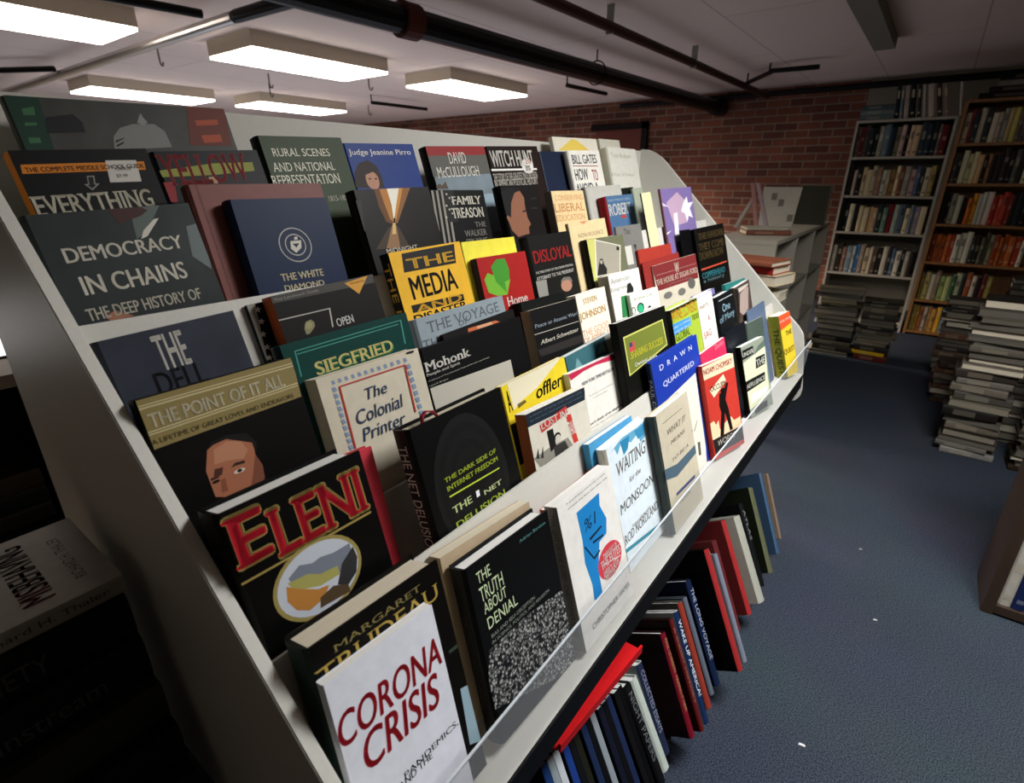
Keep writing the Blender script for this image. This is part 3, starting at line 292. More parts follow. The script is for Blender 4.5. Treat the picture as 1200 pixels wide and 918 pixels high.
["white booklet with green arch drawings on the middle tier","pb",[-0.4673,1.1049,0.8345],[0.0063,0.9997,-0.022],[-0.2756,0.0229,0.961],[153.4,130.2,9.0],"eceadb","eceadb","p1",[["t","7f8a80","Andrew Zolli",15.4,8.6,115.7,16.6],["p","2f3d38",[[63.5,35.5],[63.1,37.8],[62.1,39.9],[60.3,41.9],[57.9,43.7],[55.0,45.1],[51.7,46.2],[48.2,46.9],[44.5,47.1],[40.7,46.9],[37.2,46.2],[33.9,45.1],[31.0,43.7],[28.6,41.9],[26.9,39.9],[25.8,37.8],[25.4,35.5],[25.8,33.2],[26.9,31.1],[28.6,29.0],[31.0,27.3],[33.9,25.8],[37.2,24.8],[40.7,24.1],[44.5,23.9],[48.2,24.1],[51.7,24.8],[55.0,25.8],[57.9,27.3],[60.3,29.0],[62.1,31.1],[63.1,33.2]]],["p","2fae7a",[[57.8,37.2],[57.5,39.1],[56.7,41.0],[55.4,42.6],[53.7,44.1],[51.6,45.3],[49.1,46.2],[46.5,46.8],[43.8,47.0],[41.1,46.8],[38.5,46.2],[36.0,45.3],[33.9,44.1],[32.2,42.6],[30.9,41.0],[30.1,39.1],[29.8,37.2],[30.1,35.3],[30.9,33.5],[32.2,31.8],[33.9,30.3],[36.0,29.1],[38.5,28.2],[41.1,27.7],[43.8,27.5],[46.5,27.7],[49.1,28.2],[51.6,29.1],[53.7,30.3],[55.4,31.8],[56.7,33.5],[57.5,35.3]]],["p","555a58",[[17.3,36.1],[17.1,37.7],[16.6,39.3],[15.7,40.7],[14.4,42.0],[12.9,43.0],[11.2,43.8],[9.3,44.2],[7.4,44.4],[5.4,44.2],[3.6,43.8],[1.8,43.0],[0.3,42.0],[0.3,41.9],[0.3,30.3],[0.3,30.3],[1.8,29.2],[3.6,28.5],[5.4,28.0],[7.4,27.9],[9.3,28.0],[11.2,28.5],[12.9,29.2],[14.4,30.3],[15.7,31.5],[16.6,33.0],[17.1,34.5]]],["p","eceadb",[[13.1,36.8],[12.9,38.0],[12.6,39.2],[12.1,40.3],[11.3,41.2],[10.4,42.0],[9.4,42.6],[8.3,42.9],[7.1,43.0],[6.0,42.9],[4.8,42.6],[3.8,42.0],[2.9,41.2],[2.2,40.3],[1.6,39.2],[1.3,38.0],[1.2,36.8],[1.3,35.6],[1.6,34.4],[2.2,33.3],[2.9,32.4],[3.8,31.6],[4.8,31.0],[6.0,30.7],[7.1,30.6],[8.3,30.7],[9.4,31.0],[10.4,31.6],[11.3,32.4],[12.1,33.3],[12.6,34.4],[12.9,35.6]]],["p","26302c",[[76.8,42.5],[92.7,36.3],[103.8,42.9]]]]],
["dark teal hardcover with pale yellow capitals inside a thin border","hc",[-0.4941,0.3022,0.8336],[-0.0036,0.9999,0.0127],[-0.2756,-0.0132,0.9612],[191.1,201.6,18.0],"0e453f","14302c","p1",[["p","3d8a7c",[[17.3,9.4],[177.4,7.6],[177.7,8.8],[17.4,10.7]]],["p","3d8a7c",[[19.7,13.3],[172.8,11.9],[172.7,13.1],[19.8,14.6]]],["p","3d8a7c",[[17.3,9.4],[18.9,9.6],[16.8,39.7],[15.1,39.8]]],["p","3d8a7c",[[177.4,7.6],[179.7,7.8],[176.5,40.3],[174.1,40.3]]],["t","1f7a4c","SIEGFRIED",36.3,30.7,155.4,46.7,"serif bold"],["t","e3d98c","SIEGFRIED",35.7,28.5,154.0,44.5,"serif bold"]]],
["grey-blue hardcover THE VOYAGE with dark serif capitals","hc",[-0.4941,0.504,0.8336],[-0.0028,0.9999,0.0096],[-0.2756,-0.01,0.9612],[199.8,191.3,18.0],"8f9ba0","8f9ba0","p1",[["t","565e62","THE VOYAGE",18.5,7.7,184.3,23.7,"serif"],["t","565e62","of",83.2,15.9,107.2,27.3,"italic"],["t","565e62","THE",3.5,31.4,47.6,45.3]]],
["dark paperback OPEN guide with orange spine and corner triangle","pb",[-0.5173,0.3305,0.8347],[-0.0108,0.9992,0.0378],[-0.2754,-0.0394,0.9605],[149.9,250.5,22.0],"24211e","b0562a","p2",[["p","4b4843",[[0.3,0.3],[149.6,0.3],[149.6,3.6],[148.1,11.3],[0.3,8.5]]],["t","8f8b84","The Landmark Guide",2.9,3.3,62.7,6.4],["p","d29838",[[102.2,3.7],[141.0,0.5],[119.1,21.0]]],["t","6a4a1c","FREE EDITION",110.0,4.5,132.0,6.7],["p","b5b1a6",[[0.3,27.6],[70.3,28.9],[70.1,30.2],[0.3,28.9]]],["p","b5b1a6",[[68.6,29.1],[70.6,28.9],[66.7,52.5],[64.7,52.6]]],["t","e6e3da","OPEN",72.6,43.7,98.6,54.2,"bold"],["p","857f5c",[[27.6,44.8],[32.2,38.0],[39.6,36.6],[43.1,40.7],[42.1,45.8],[36.6,49.8],[32.0,52.6],[27.7,52.3]]],["p","9a9468",[[39.4,42.6],[39.3,43.4],[39.1,44.2],[38.6,44.9],[38.0,45.6],[37.3,46.1],[36.4,46.5],[35.5,46.7],[34.6,46.8],[33.7,46.7],[32.8,46.5],[31.9,46.1],[31.2,45.6],[30.6,44.9],[30.1,44.2],[29.9,43.4],[29.8,42.6],[29.9,41.8],[30.1,41.0],[30.6,40.3],[31.2,39.6],[31.9,39.1],[32.8,38.7],[33.7,38.5],[34.6,38.4],[35.5,38.5],[36.4,38.7],[37.3,39.1],[38.0,39.6],[38.6,40.3],[39.1,41.0],[39.3,41.8]]]]],
["thin navy starred book with grey edge beside the orange-spined guide","hc",[-0.54,0.3108,0.8303],[-0.0096,0.9994,0.0335],[-0.2755,-0.0349,0.9607],[58.3,244.8,6.0],"1d2433","1d2433","p1",[["p","8d897c",[[0.3,0.3],[10.5,0.3],[1.7,66.6],[0.3,66.5]]],["p","d8d6cc",[[12.4,3.7],[12.8,6.3],[15.8,6.7],[12.8,8.3],[12.7,11.4],[10.4,9.1],[7.0,10.4],[8.9,7.5],[7.7,5.2],[10.3,5.8]]],["p","d8d6cc",[[11.8,17.6],[12.1,20.2],[15.2,20.7],[12.2,22.3],[12.1,25.4],[9.8,23.0],[6.4,24.2],[8.3,21.4],[7.0,19.0],[9.7,19.7]]],["p","d8d6cc",[[8.5,32.2],[8.8,34.9],[11.9,35.4],[8.9,37.0],[8.8,40.1],[6.5,37.7],[3.1,38.9],[5.0,36.0],[3.7,33.6],[6.4,34.3]]],["p","d8d6cc",[[8.1,47.7],[8.5,50.4],[11.5,51.0],[8.5,52.5],[8.4,55.7],[6.1,53.2],[2.7,54.3],[4.6,51.5],[3.3,49.0],[6.0,49.8]]],["p","d8d6cc",[[6.2,60.3],[6.5,63.0],[9.6,63.7],[6.6,65.1],[6.5,68.3],[4.1,65.7],[0.7,66.8],[2.6,64.0],[1.4,61.5],[4.1,62.3]]]]],
["dark slate blue hardcover against the white divider at the near end","hc",[-0.5172,0.1563,0.8341],[-0.0118,0.9991,0.0412],[-0.2754,-0.0429,0.9604],[129.3,237.9,20.0],"3c404c~","3c404c","p1",[["t","dcd8cc","THE",43.4,6.7,71.6,41.6,"bold"],["t","0c1020","DELL",32.5,41.3,80.3,64.2,"bold"]]],
["bold yellow paperback THE MEDIA AND DISASTER with black blocks","pb",[-0.5172,0.5117,0.8341],[-0.0063,0.9997,0.0221],[-0.2756,-0.023,0.961],[148.9,281.5,20.0],"eab432","1b1914","p1",[["p","191712",[[24.3,4.0],[135.3,2.5],[129.1,32.0],[19.4,30.4]]],["t","eab432","THE",28.4,12.7,127.2,27.7,"bold"],["t","15130f","MEDIA",23.1,38.1,120.8,70.8,"bold"],["p","191712",[[15.3,77.5],[127.0,80.9],[126.7,91.3],[15.4,88.5]]],["t","eab432","AND",21.8,79.4,121.9,90.3,"bold"],["t","15130f","DISASTER",14.1,92.0,129.3,104.7,"bold"],["s","d8a838","THE MEDIA",14.1,168.9]]],
["bright yellow book rising behind the red book with green leaves","pb",[-0.5305,0.6674,0.8333],[0.0039,0.9999,-0.0138],[-0.2756,0.0143,0.9612],[144.2,281.6,10.0],"e9dc48","e9dc48","p1",[]],
["red book with green leaf shapes and the word Home","pb",[-0.513,0.6763,0.8339],[0.003,0.9999,-0.0104],[-0.2756,0.0108,0.9612],[137.6,255.5,14.0],"a3201d","3c2e22","p1",[["p","6fae2e",[[9.2,36.2],[21.0,26.3],[33.2,32.1],[44.9,15.3],[71.5,7.1],[76.5,44.9],[60.5,69.0],[32.6,66.7],[12.7,58.2]]],["p","3f8f26",[[32.6,17.6],[50.8,6.8],[74.4,7.4],[79.9,26.6],[75.3,44.8],[60.6,46.6],[60.1,65.2],[37.8,43.6]]],["t","eee4da","Home",57.0,72.7,116.1,89.7,"bold"]]],
["charcoal hardcover DISLOYAL with tall red capitals","hc",[-0.5193,0.8391,0.8341],[-0.0017,1.0,0.0061],[-0.2756,-0.0063,0.9612],[152.5,276.9,20.0],"262522","262522","p1",[["t","b92a2a","DISLOYAL",9.5,27.5,144.3,51.5,"bold"],["t","d9d6cc","THE TRUE STORY OF THE FORMER PERSONAL",5.8,66.1,142.6,70.7,"bold"],["t","d9d6cc","ATTORNEY TO THE PRESIDENT",5.3,75.9,140.9,82.7,"bold"],["p","8d8a82",[[0.3,82.9],[36.1,84.1],[32.3,117.8],[0.3,115.2]]],["p","a97c64",[[123.7,105.7],[123.3,108.2],[122.1,110.6],[120.2,112.8],[117.6,114.7],[114.5,116.3],[110.9,117.5],[107.0,118.2],[103.0,118.4],[98.9,118.2],[95.0,117.5],[91.4,116.3],[88.3,114.7],[85.7,112.8],[83.8,110.6],[82.6,108.2],[82.2,105.7],[82.6,103.2],[83.8,100.8],[85.7,98.6],[88.3,96.7],[91.4,95.1],[95.0,93.9],[98.9,93.2],[103.0,92.9],[107.0,93.2],[110.9,93.9],[114.5,95.1],[117.6,96.7],[120.2,98.6],[122.1,100.8],[123.3,103.2]]],["p","6c6760",[[82.1,96.0],[97.2,88.7],[121.4,90.8],[129.4,103.1],[110.9,95.9]]]]],
["dark olive book with a framed photograph of a seated woman","hc",[-0.5176,1.0472,0.8356],[0.0034,0.9999,-0.0118],[-0.2756,0.0123,0.9612],[174.3,253.2,18.0],"6a6b52","14130f","p1",[["p","c2c06a",[[0.3,0.5],[42.6,0.9],[20.3,89.3],[0.3,90.5]]],["p","d9d4c4",[[35.4,2.5],[153.4,24.2],[129.6,86.0],[11.7,82.8]]],["p","9a9484",[[38.7,5.4],[148.6,25.2],[125.9,84.1],[16.9,80.8]]],["p","2c2924",[[17.9,80.9],[33.0,58.6],[43.3,46.2],[54.7,46.0],[57.4,58.5],[67.3,70.5],[62.8,82.3]]],["p","b0a596",[[51.9,53.3],[51.8,54.2],[51.5,55.0],[51.1,55.8],[50.4,56.5],[49.7,57.0],[48.8,57.4],[47.8,57.7],[46.8,57.8],[45.8,57.7],[44.9,57.4],[44.0,57.0],[43.2,56.5],[42.6,55.8],[42.1,55.0],[41.8,54.2],[41.7,53.3],[41.8,52.4],[42.1,51.6],[42.6,50.8],[43.2,50.2],[44.0,49.6],[44.9,49.2],[45.8,48.9],[46.8,48.8],[47.8,48.9],[48.8,49.2],[49.7,49.6],[50.4,50.2],[51.1,50.8],[51.5,51.6],[51.8,52.4]]],["p","2c2924",[[131.6,25.3],[145.7,27.8],[141.3,36.0],[128.5,33.4]]]]],
["grey paperback with white blocks behind the framed-photograph book","pb",[-0.5369,1.2341,0.8303],[-0.0,1.0,0.0001],[-0.2756,-0.0001,0.9613],[142.6,272.1,6.0],"77756f","77756f","p1",[["p","c9c6bc",[[22.7,50.1],[67.7,49.8],[66.3,97.1],[31.5,96.0]]],["t","4a4844","The",38.6,7.8,72.8,21.8,"serif"],["p","44423e",[[78.5,49.2],[99.7,50.5],[89.9,65.7]]]]],
["plain brick red book behind the landscape booklet","pb",[-0.5276,1.3137,0.8303],[0.0637,0.9979,0.0084],[-0.275,0.0095,0.9614],[188.8,209.4,6.0],"a5382c","a5382c","p1",[]],
["thin darker red booklet directly behind the landscape booklet","pb",[-0.5192,1.3137,0.8294],[0.0892,0.9952,0.0394],[-0.2768,-0.0132,0.9608],[201.8,179.3,3.0],"8f2f2a","8f2f2a","p1",[]],
["landscape booklet The House at Sugar Ford, maroon over grey trees","pb",[-0.5094,1.3496,0.83],[0.1515,0.9869,0.0555],[-0.2774,-0.0114,0.9607],[223.8,166.0,5.0],"cbc3ad","b9b0a0","p1",[["p","7c2a2b",[[0.3,19.9],[0.3,0.3],[223.5,0.3],[223.5,34.1],[219.5,68.7],[7.9,66.5]]],["t","d9cdb8","THE HOUSE AT SUGAR FORD",5.8,37.4,220.2,52.4,"serif bold"],["t","d9cdb8","W",104.0,8.1,126.2,35.8,"bold"],["p","b48a80",[[12.1,25.7],[222.4,26.4],[222.1,27.4],[11.7,26.9]]],["t","c0a59a","a short history of the house and grounds",55.2,58.0,177.5,60.9],["p","6d6b64",[[71.3,86.1],[70.9,87.9],[69.6,89.6],[67.6,91.2],[65.0,92.6],[61.7,93.8],[58.0,94.6],[53.9,95.1],[49.7,95.3],[45.5,95.1],[41.5,94.6],[37.7,93.8],[34.5,92.6],[31.8,91.2],[29.8,89.6],[28.5,87.9],[28.1,86.1],[28.5,84.3],[29.8,82.6],[31.8,81.0],[34.5,79.6],[37.7,78.4],[41.5,77.6],[45.5,77.1],[49.7,76.9],[53.9,77.1],[58.0,77.6],[61.7,78.4],[65.0,79.6],[67.6,81.0],[69.6,82.6],[70.9,84.3]]],["p","6d6b64",[[141.3,90.1],[141.0,92.1],[139.8,94.0],[138.0,95.8],[135.4,97.3],[132.4,98.6],[128.9,99.5],[125.1,100.1],[121.2,100.3],[117.3,100.1],[113.5,99.5],[110.0,98.6],[107.0,97.3],[104.5,95.8],[102.6,94.0],[101.5,92.1],[101.1,90.1],[101.5,88.1],[102.6,86.2],[104.5,84.5],[107.0,82.9],[110.0,81.7],[113.5,80.7],[117.3,80.2],[121.2,80.0],[125.1,80.2],[128.9,80.7],[132.4,81.7],[135.4,82.9],[138.0,84.5],[139.8,86.2],[141.0,88.1]]],["p","5d5b55",[[199.3,77.0],[198.9,80.0],[197.8,82.9],[195.9,85.5],[193.3,87.8],[190.2,89.7],[186.6,91.1],[182.8,92.0],[178.8,92.3],[174.8,92.0],[170.9,91.1],[167.3,89.7],[164.2,87.8],[161.7,85.5],[159.8,82.9],[158.6,80.0],[158.2,77.0],[158.6,74.1],[159.8,71.2],[161.7,68.6],[164.2,66.3],[167.3,64.4],[170.9,62.9],[174.8,62.1],[178.8,61.8],[182.8,62.1],[186.6,62.9],[190.2,64.4],[193.3,66.3],[195.9,68.6],[197.8,71.2],[198.9,74.1]]]]],
["thick black-brown hardcover with gold lines at the far end of the row","hc",[-0.4942,1.6562,0.834],[0.1662,0.9848,0.0496],[-0.2759,-0.0018,0.9612],[173.0,237.4,20.0],"1b1712","100e0b","p1",[["t","5c4d2c","THE HARDER",7.9,15.7,167.5,35.7,"serif bold"],["t","5c4d2c","THEY COME",3.1,45.5,161.6,67.5,"serif bold"],["t","5c4d2c","DOWN NOW",0.5,71.6,152.9,95.6,"serif bold"],["p","c04a34",[[0.3,119.9],[160.7,117.7],[160.2,122.3],[0.3,124.9]]],["t","3f9098","COPPERHEAD",0.5,133.0,143.7,151.0,"bold"],["t","5a7478","a history",2.7,152.5,133.8,166.4]]],
["plain black book between the purple fireworks book and the thick black-brown one","hc",[-0.5082,1.5683,0.8317],[0.0065,0.9997,-0.0225],[-0.2756,0.0234,0.961],[76.2,240.5,5.0],"131214","131214","p1",[]],
["dark green-grey hardcover DEMOCRACY IN CHAINS at the near end","hc",[-0.6299,0.1559,0.9661],[-0.0125,0.999,0.0436],[-0.2754,-0.0453,0.9603],[152.1,210.2,20.0],"39403f~","39403f","p1",[["p","5a6460",[[90.9,0.3],[121.0,0.3],[99.6,25.6],[86.3,33.1]]],["p","4f2c28",[[70.4,0.3],[102.1,0.3],[107.5,4.5],[99.3,9.5],[76.2,16.1]]],["p","6a7472",[[140.2,25.4],[151.8,23.5],[151.8,65.5],[150.2,76.5],[134.7,58.9]]],["p","cfcabb",[[110.4,14.0],[115.3,13.8],[97.6,31.1],[90.3,33.6],[95.6,25.1]]],["t","ece6d6","DEMOCRACY",17.9,33.7,129.7,48.4,"bold"],["t","ece6d6","IN CHAINS",21.6,62.5,122.1,81.5,"bold"],["t","d3cdbb","THE DEEP HISTORY OF",15.4,94.4,128.0,106.9,"bold"],["p","a06a50",[[29.3,105.0],[40.6,100.9],[55.2,110.2],[33.1,110.5]]]]],
["faded rose cloth hardcover behind the navy book with a round seal","hc",[-0.6528,0.3137,0.9661],[-0.0012,1.0,0.0043],[-0.2756,-0.0045,0.9613],[184.0,236.9,20.0],"7c4c46","6d413c","p1",[["p","67403b",[[10.1,236.6],[10.1,0.3],[12.0,0.3],[12.0,236.6]]]]],
["navy cloth hardcover THE WHITE DIAMOND with a round silver seal","hc",[-0.6302,0.3436,0.967],[0.0018,1.0,-0.0062],[-0.2756,0.0065,0.9612],[137.9,218.4,20.0],"1a2f55","14233f","p1",[["p","b3b0a4",[[94.9,60.5],[94.5,65.0],[93.1,69.2],[91.0,73.1],[88.0,76.6],[84.5,79.4],[80.4,81.5],[76.0,82.8],[71.4,83.2],[66.8,82.8],[62.4,81.5],[58.3,79.4],[54.8,76.6],[51.8,73.1],[49.7,69.2],[48.3,65.0],[47.9,60.5],[48.3,56.1],[49.7,51.9],[51.8,47.9],[54.8,44.5],[58.3,41.7],[62.4,39.6],[66.8,38.3],[71.4,37.9],[76.0,38.3],[80.4,39.6],[84.5,41.7],[88.0,44.5],[91.0,47.9],[93.1,51.9],[94.5,56.1]]],["p","1a2f55",[[93.5,60.5],[93.1,64.7],[91.8,68.7],[89.8,72.4],[87.0,75.6],[83.7,78.2],[79.9,80.2],[75.7,81.4],[71.4,81.8],[67.1,81.4],[62.9,80.2],[59.1,78.2],[55.8,75.6],[53.0,72.4],[51.0,68.7],[49.7,64.7],[49.3,60.5],[49.7,56.4],[51.0,52.4],[53.0,48.7],[55.8,45.5],[59.1,42.8],[62.9,40.9],[67.1,39.7],[71.4,39.2],[75.7,39.7],[79.9,40.9],[83.7,42.8],[87.0,45.5],[89.8,48.7],[91.8,52.4],[93.1,56.4]]],["p","b3b0a4",[[86.4,60.5],[86.1,63.3],[85.2,66.0],[83.9,68.5],[82.0,70.7],[79.7,72.5],[77.1,73.8],[74.3,74.6],[71.4,74.9],[68.5,74.6],[65.7,73.8],[63.1,72.5],[60.8,70.7],[58.9,68.5],[57.6,66.0],[56.7,63.3],[56.4,60.5],[56.7,57.7],[57.6,55.0],[58.9,52.5],[60.8,50.4],[63.1,48.6],[65.7,47.3],[68.5,46.4],[71.4,46.2],[74.3,46.4],[77.1,47.3],[79.7,48.6],[82.0,50.4],[83.9,52.5],[85.2,55.0],[86.1,57.7]]],["p","1a2f55",[[85.1,60.5],[84.9,63.1],[84.1,65.5],[82.8,67.8],[81.1,69.7],[79.0,71.3],[76.6,72.5],[74.1,73.3],[71.4,73.5],[68.7,73.3],[66.2,72.5],[63.8,71.3],[61.7,69.7],[60.0,67.8],[58.7,65.5],[57.9,63.1],[57.7,60.5],[57.9,58.0],[58.7,55.6],[60.0,53.3],[61.7,51.3],[63.8,49.7],[66.2,48.5],[68.7,47.8],[71.4,47.5],[74.1,47.8],[76.6,48.5],[79.0,49.7],[81.1,51.3],[82.8,53.3],[84.1,55.6],[84.9,58.0]]],["p","c9c5b6",[[65.3,55.2],[81.2,55.1],[78.6,64.9],[68.9,71.1],[63.1,64.9]]],["p","1a2f55",[[67.2,58.8],[77.3,59.0],[71.2,64.2]]],["p","c9c5b6",[[72.6,50.2],[77.1,49.9],[76.4,53.9],[71.3,54.0]]],["t","e0d4ac","THE WHITE",37.3,95.7,100.7,105.2,"bold"],["t","e0d4ac","DIAMOND",37.9,110.6,97.7,118.3,"bold"]]],
["black hardcover with a golden canyon view opening to white light","hc",[-0.6301,0.5362,0.9667],[-0.0052,0.9998,0.0181],[-0.2756,-0.0188,0.9611],[157.0,227.3,22.0],"26221d~","0d0c0b","p1",[["p","6b4420",[[40.2,0.3],[58.0,0.3],[60.7,24.8],[59.5,54.4],[47.1,50.1],[40.6,26.9]]],["p","b87a34",[[50.6,0.3],[66.4,0.3],[64.7,28.3],[61.3,51.8],[55.6,45.8],[52.5,21.1]]],["p","8a5a28",[[91.1,0.3],[115.0,0.3],[95.0,23.3],[68.8,53.4],[63.2,54.0],[76.0,28.9]]],["p","c98a3c",[[89.2,0.3],[98.8,0.3],[84.7,22.7],[65.0,51.5],[68.8,35.1]]],["p","f0ead8",[[65.6,0.3],[90.5,0.3],[75.9,25.6],[65.3,44.8],[62.5,46.3],[65.9,25.1]]],["p","4a3a2a",[[48.4,58.4],[68.3,58.4],[80.7,93.6],[11.9,88.4]]],["p","8f6c48",[[55.9,55.7],[64.8,55.8],[60.7,91.3],[32.6,89.4]]],["p","d8b070",[[58.8,52.6],[64.1,52.7],[59.8,69.4],[51.3,69.6]]],["p","3b352d",[[0.3,15.4],[9.9,15.8],[2.1,59.2],[0.3,60.9]]],["t","c8c2b2","MIDNIGHT",31.4,90.3,96.7,98.0]]],
["black hardcover FAMILY TREASON with grey vertical flag stripes","hc",[-0.6555,0.711,0.9682],[0.004,0.9999,-0.0141],[-0.2756,0.0147,0.9612],[145.5,222.8,20.0],"191816","191816","p1",[["p","8d887c",[[0.3,35.8],[3.9,0.7],[9.2,0.7],[0.3,87.1]]],["p","8d887c",[[15.6,0.7],[21.0,0.7],[11.5,93.5],[6.1,93.1]]],["p","8d887c",[[27.5,0.7],[32.9,0.7],[23.5,94.4],[18.1,94.0]]],["p","8d887c",[[39.6,0.8],[45.1,0.8],[35.8,95.3],[30.2,94.9]]],["p","24221f",[[34.6,0.7],[59.8,0.8],[55.0,57.6],[26.9,56.3]]],["p","b5b0a4",[[42.8,7.5],[42.8,7.9],[42.7,8.2],[42.5,8.6],[42.2,8.8],[41.8,9.1],[41.5,9.3],[41.0,9.4],[40.6,9.4],[40.2,9.4],[39.8,9.3],[39.4,9.1],[39.0,8.8],[38.7,8.6],[38.5,8.2],[38.4,7.9],[38.4,7.5],[38.4,7.2],[38.5,6.8],[38.7,6.5],[39.0,6.2],[39.4,6.0],[39.8,5.8],[40.2,5.7],[40.6,5.6],[41.0,5.7],[41.5,5.8],[41.8,6.0],[42.2,6.2],[42.5,6.5],[42.7,6.8],[42.8,7.2]]],["p","b5b0a4",[[48.4,14.4],[48.3,14.7],[48.2,15.1],[48.0,15.4],[47.7,15.7],[47.4,15.9],[47.0,16.1],[46.6,16.2],[46.1,16.3],[45.7,16.2],[45.3,16.1],[44.9,15.9],[44.5,15.7],[44.3,15.4],[44.1,15.1],[43.9,14.7],[43.9,14.4],[43.9,14.0],[44.1,13.6],[44.3,13.3],[44.5,13.0],[44.9,12.8],[45.3,12.6],[45.7,12.5],[46.1,12.5],[46.6,12.5],[47.0,12.6],[47.4,12.8],[47.7,13.0],[48.0,13.3],[48.2,13.6],[48.3,14.0]]],["p","b5b0a4",[[54.0,21.3],[54.0,21.7],[53.8,22.0],[53.6,22.3],[53.3,22.6],[53.0,22.9],[52.6,23.0],[52.2,23.2],[51.7,23.2],[51.3,23.2],[50.9,23.0],[50.5,22.9],[50.1,22.6],[49.8,22.3],[49.6,22.0],[49.5,21.7],[49.5,21.3],[49.5,20.9],[49.6,20.6],[49.8,20.2],[50.1,19.9],[50.5,19.7],[50.9,19.5],[51.3,19.4],[51.7,19.4],[52.2,19.4],[52.6,19.5],[53.0,19.7],[53.3,19.9],[53.6,20.2],[53.8,20.6],[54.0,20.9]]],["p","b5b0a4",[[36.0,27.8],[35.9,28.2],[35.8,28.5],[35.6,28.8],[35.3,29.1],[35.0,29.3],[34.6,29.5],[34.2,29.6],[33.7,29.7],[33.3,29.6],[32.9,29.5],[32.5,29.3],[32.2,29.1],[31.9,28.8],[31.7,28.5],[31.6,28.2],[31.5,27.8],[31.6,27.4],[31.7,27.1],[31.9,26.7],[32.2,26.5],[32.5,26.2],[32.9,26.1],[33.3,25.9],[33.7,25.9],[34.2,25.9],[34.6,26.1],[35.0,26.2],[35.3,26.5],[35.6,26.7],[35.8,27.1],[35.9,27.4]]],["p","b5b0a4",[[41.5,34.7],[41.4,35.1],[41.3,35.5],[41.1,35.8],[40.8,36.1],[40.5,36.3],[40.1,36.5],[39.7,36.6],[39.2,36.6],[38.8,36.6],[38.4,36.5],[38.0,36.3],[37.7,36.1],[37.4,35.8],[37.2,35.5],[37.0,35.1],[37.0,34.7],[37.0,34.4],[37.2,34.0],[37.4,33.7],[37.7,33.4],[38.0,33.2],[38.4,33.0],[38.8,32.9],[39.2,32.9],[39.7,32.9],[40.1,33.0],[40.5,33.2],[40.8,33.4],[41.1,33.7],[41.3,34.0],[41.4,34.4]]],["p","b5b0a4",[[47.0,41.8],[47.0,42.1],[46.9,42.5],[46.7,42.8],[46.4,43.1],[46.0,43.3],[45.7,43.5],[45.2,43.6],[44.8,43.7],[44.3,43.6],[43.9,43.5],[43.5,43.3],[43.2,43.1],[42.9,42.8],[42.7,42.5],[42.6,42.1],[42.5,41.8],[42.6,41.4],[42.7,41.0],[42.9,40.7],[43.2,40.4],[43.5,40.2],[43.9,40.0],[44.3,39.9],[44.8,39.9],[45.2,39.9],[45.7,40.0],[46.0,40.2],[46.4,40.4],[46.7,40.7],[46.9,41.0],[47.0,41.4]]],["p","b5b0a4",[[29.1,48.0],[29.1,48.4],[28.9,48.7],[28.7,49.0],[28.5,49.3],[28.1,49.6],[27.8,49.7],[27.3,49.8],[26.9,49.9],[26.5,49.8],[26.1,49.7],[25.7,49.6],[25.4,49.3],[25.1,49.0],[24.9,48.7],[24.8,48.4],[24.7,48.0],[24.8,47.6],[24.9,47.3],[25.1,47.0],[25.4,46.7],[25.7,46.4],[26.1,46.3],[26.5,46.2],[26.9,46.1],[27.3,46.2],[27.8,46.3],[28.1,46.4],[28.5,46.7],[28.7,47.0],[28.9,47.3],[29.1,47.6]]],["t","ece7d6","FAMILY",50.5,11.4,133.2,26.3,"serif bold"],["t","ece7d6","TREASON",42.4,32.2,133.1,50.7,"serif bold"],["t","8d8a82","THE",99.5,59.5,131.4,69.2,"bold"],["t","8d8a82","WALKER",65.4,73.7,129.0,85.5,"bold"],["t","8d8a82","SPY RING",64.8,89.5,126.9,101.2,"bold"]]],
["dark hardcover with a side profile face in shadow","hc",[-0.6301,0.8851,0.9667],[-0.0023,1.0,0.0079],[-0.2756,-0.0082,0.9612],[130.0,230.3,22.0],"231d1d","100e0e","p1",[["p","8a5a42",[[23.3,21.1],[41.0,12.4],[63.3,11.7],[73.4,24.9],[69.9,44.2],[70.8,66.0],[78.0,79.6],[68.0,85.5],[66.1,98.5],[48.9,99.3],[25.6,101.6],[9.1,87.4],[4.8,70.3],[1.0,61.7]]],["p","120f0f",[[0.3,11.3],[40.2,4.9],[67.8,9.7],[43.5,15.4],[25.7,33.7],[14.9,62.5],[0.3,54.8]]],["p","3b2620",[[58.0,51.4],[71.7,49.4],[71.1,52.9],[58.2,54.8]]],["t","574c4c","THE WAR",97.7,26.8,118.3,29.6],["t","574c4c","ON NORMAL",89.4,46.5,114.0,49.1]]],
["peach paperback LIBERAL with orange outlined lettering","pb",[-0.6301,1.0611,0.9669],[0.0015,1.0,-0.0053],[-0.2756,0.0055,0.9612],[141.1,217.0,20.0],"e0c795","7f786b","p2",[["t","c98f5c","CONSERVING",9.7,9.5,135.3,21.4,"serif"],["t","bf7f4c","LIBERAL",0.5,28.0,133.1,46.1,"serif"],["t","c98f5c","EDUCATION",1.6,53.2,129.4,66.7,"serif"]]],
["blue hardcover with white capitals and a solid red spine","hc",[-0.6304,1.3159,0.9678],[-0.0056,0.9998,0.0194],[-0.2756,-0.0202,0.9611],[159.6,198.8,26.0],"4a6a8c","8e1f20","p1",[["t","e6e4da","ROBERT",6.7,20.7,137.7,51.1,"bold"],["t","a9b8c4","BOOK THREE OF A SERIES",11.9,8.7,141.9,14.3],["p","b23a30",[[61.4,58.4],[87.5,48.9],[103.3,61.4]]]]],
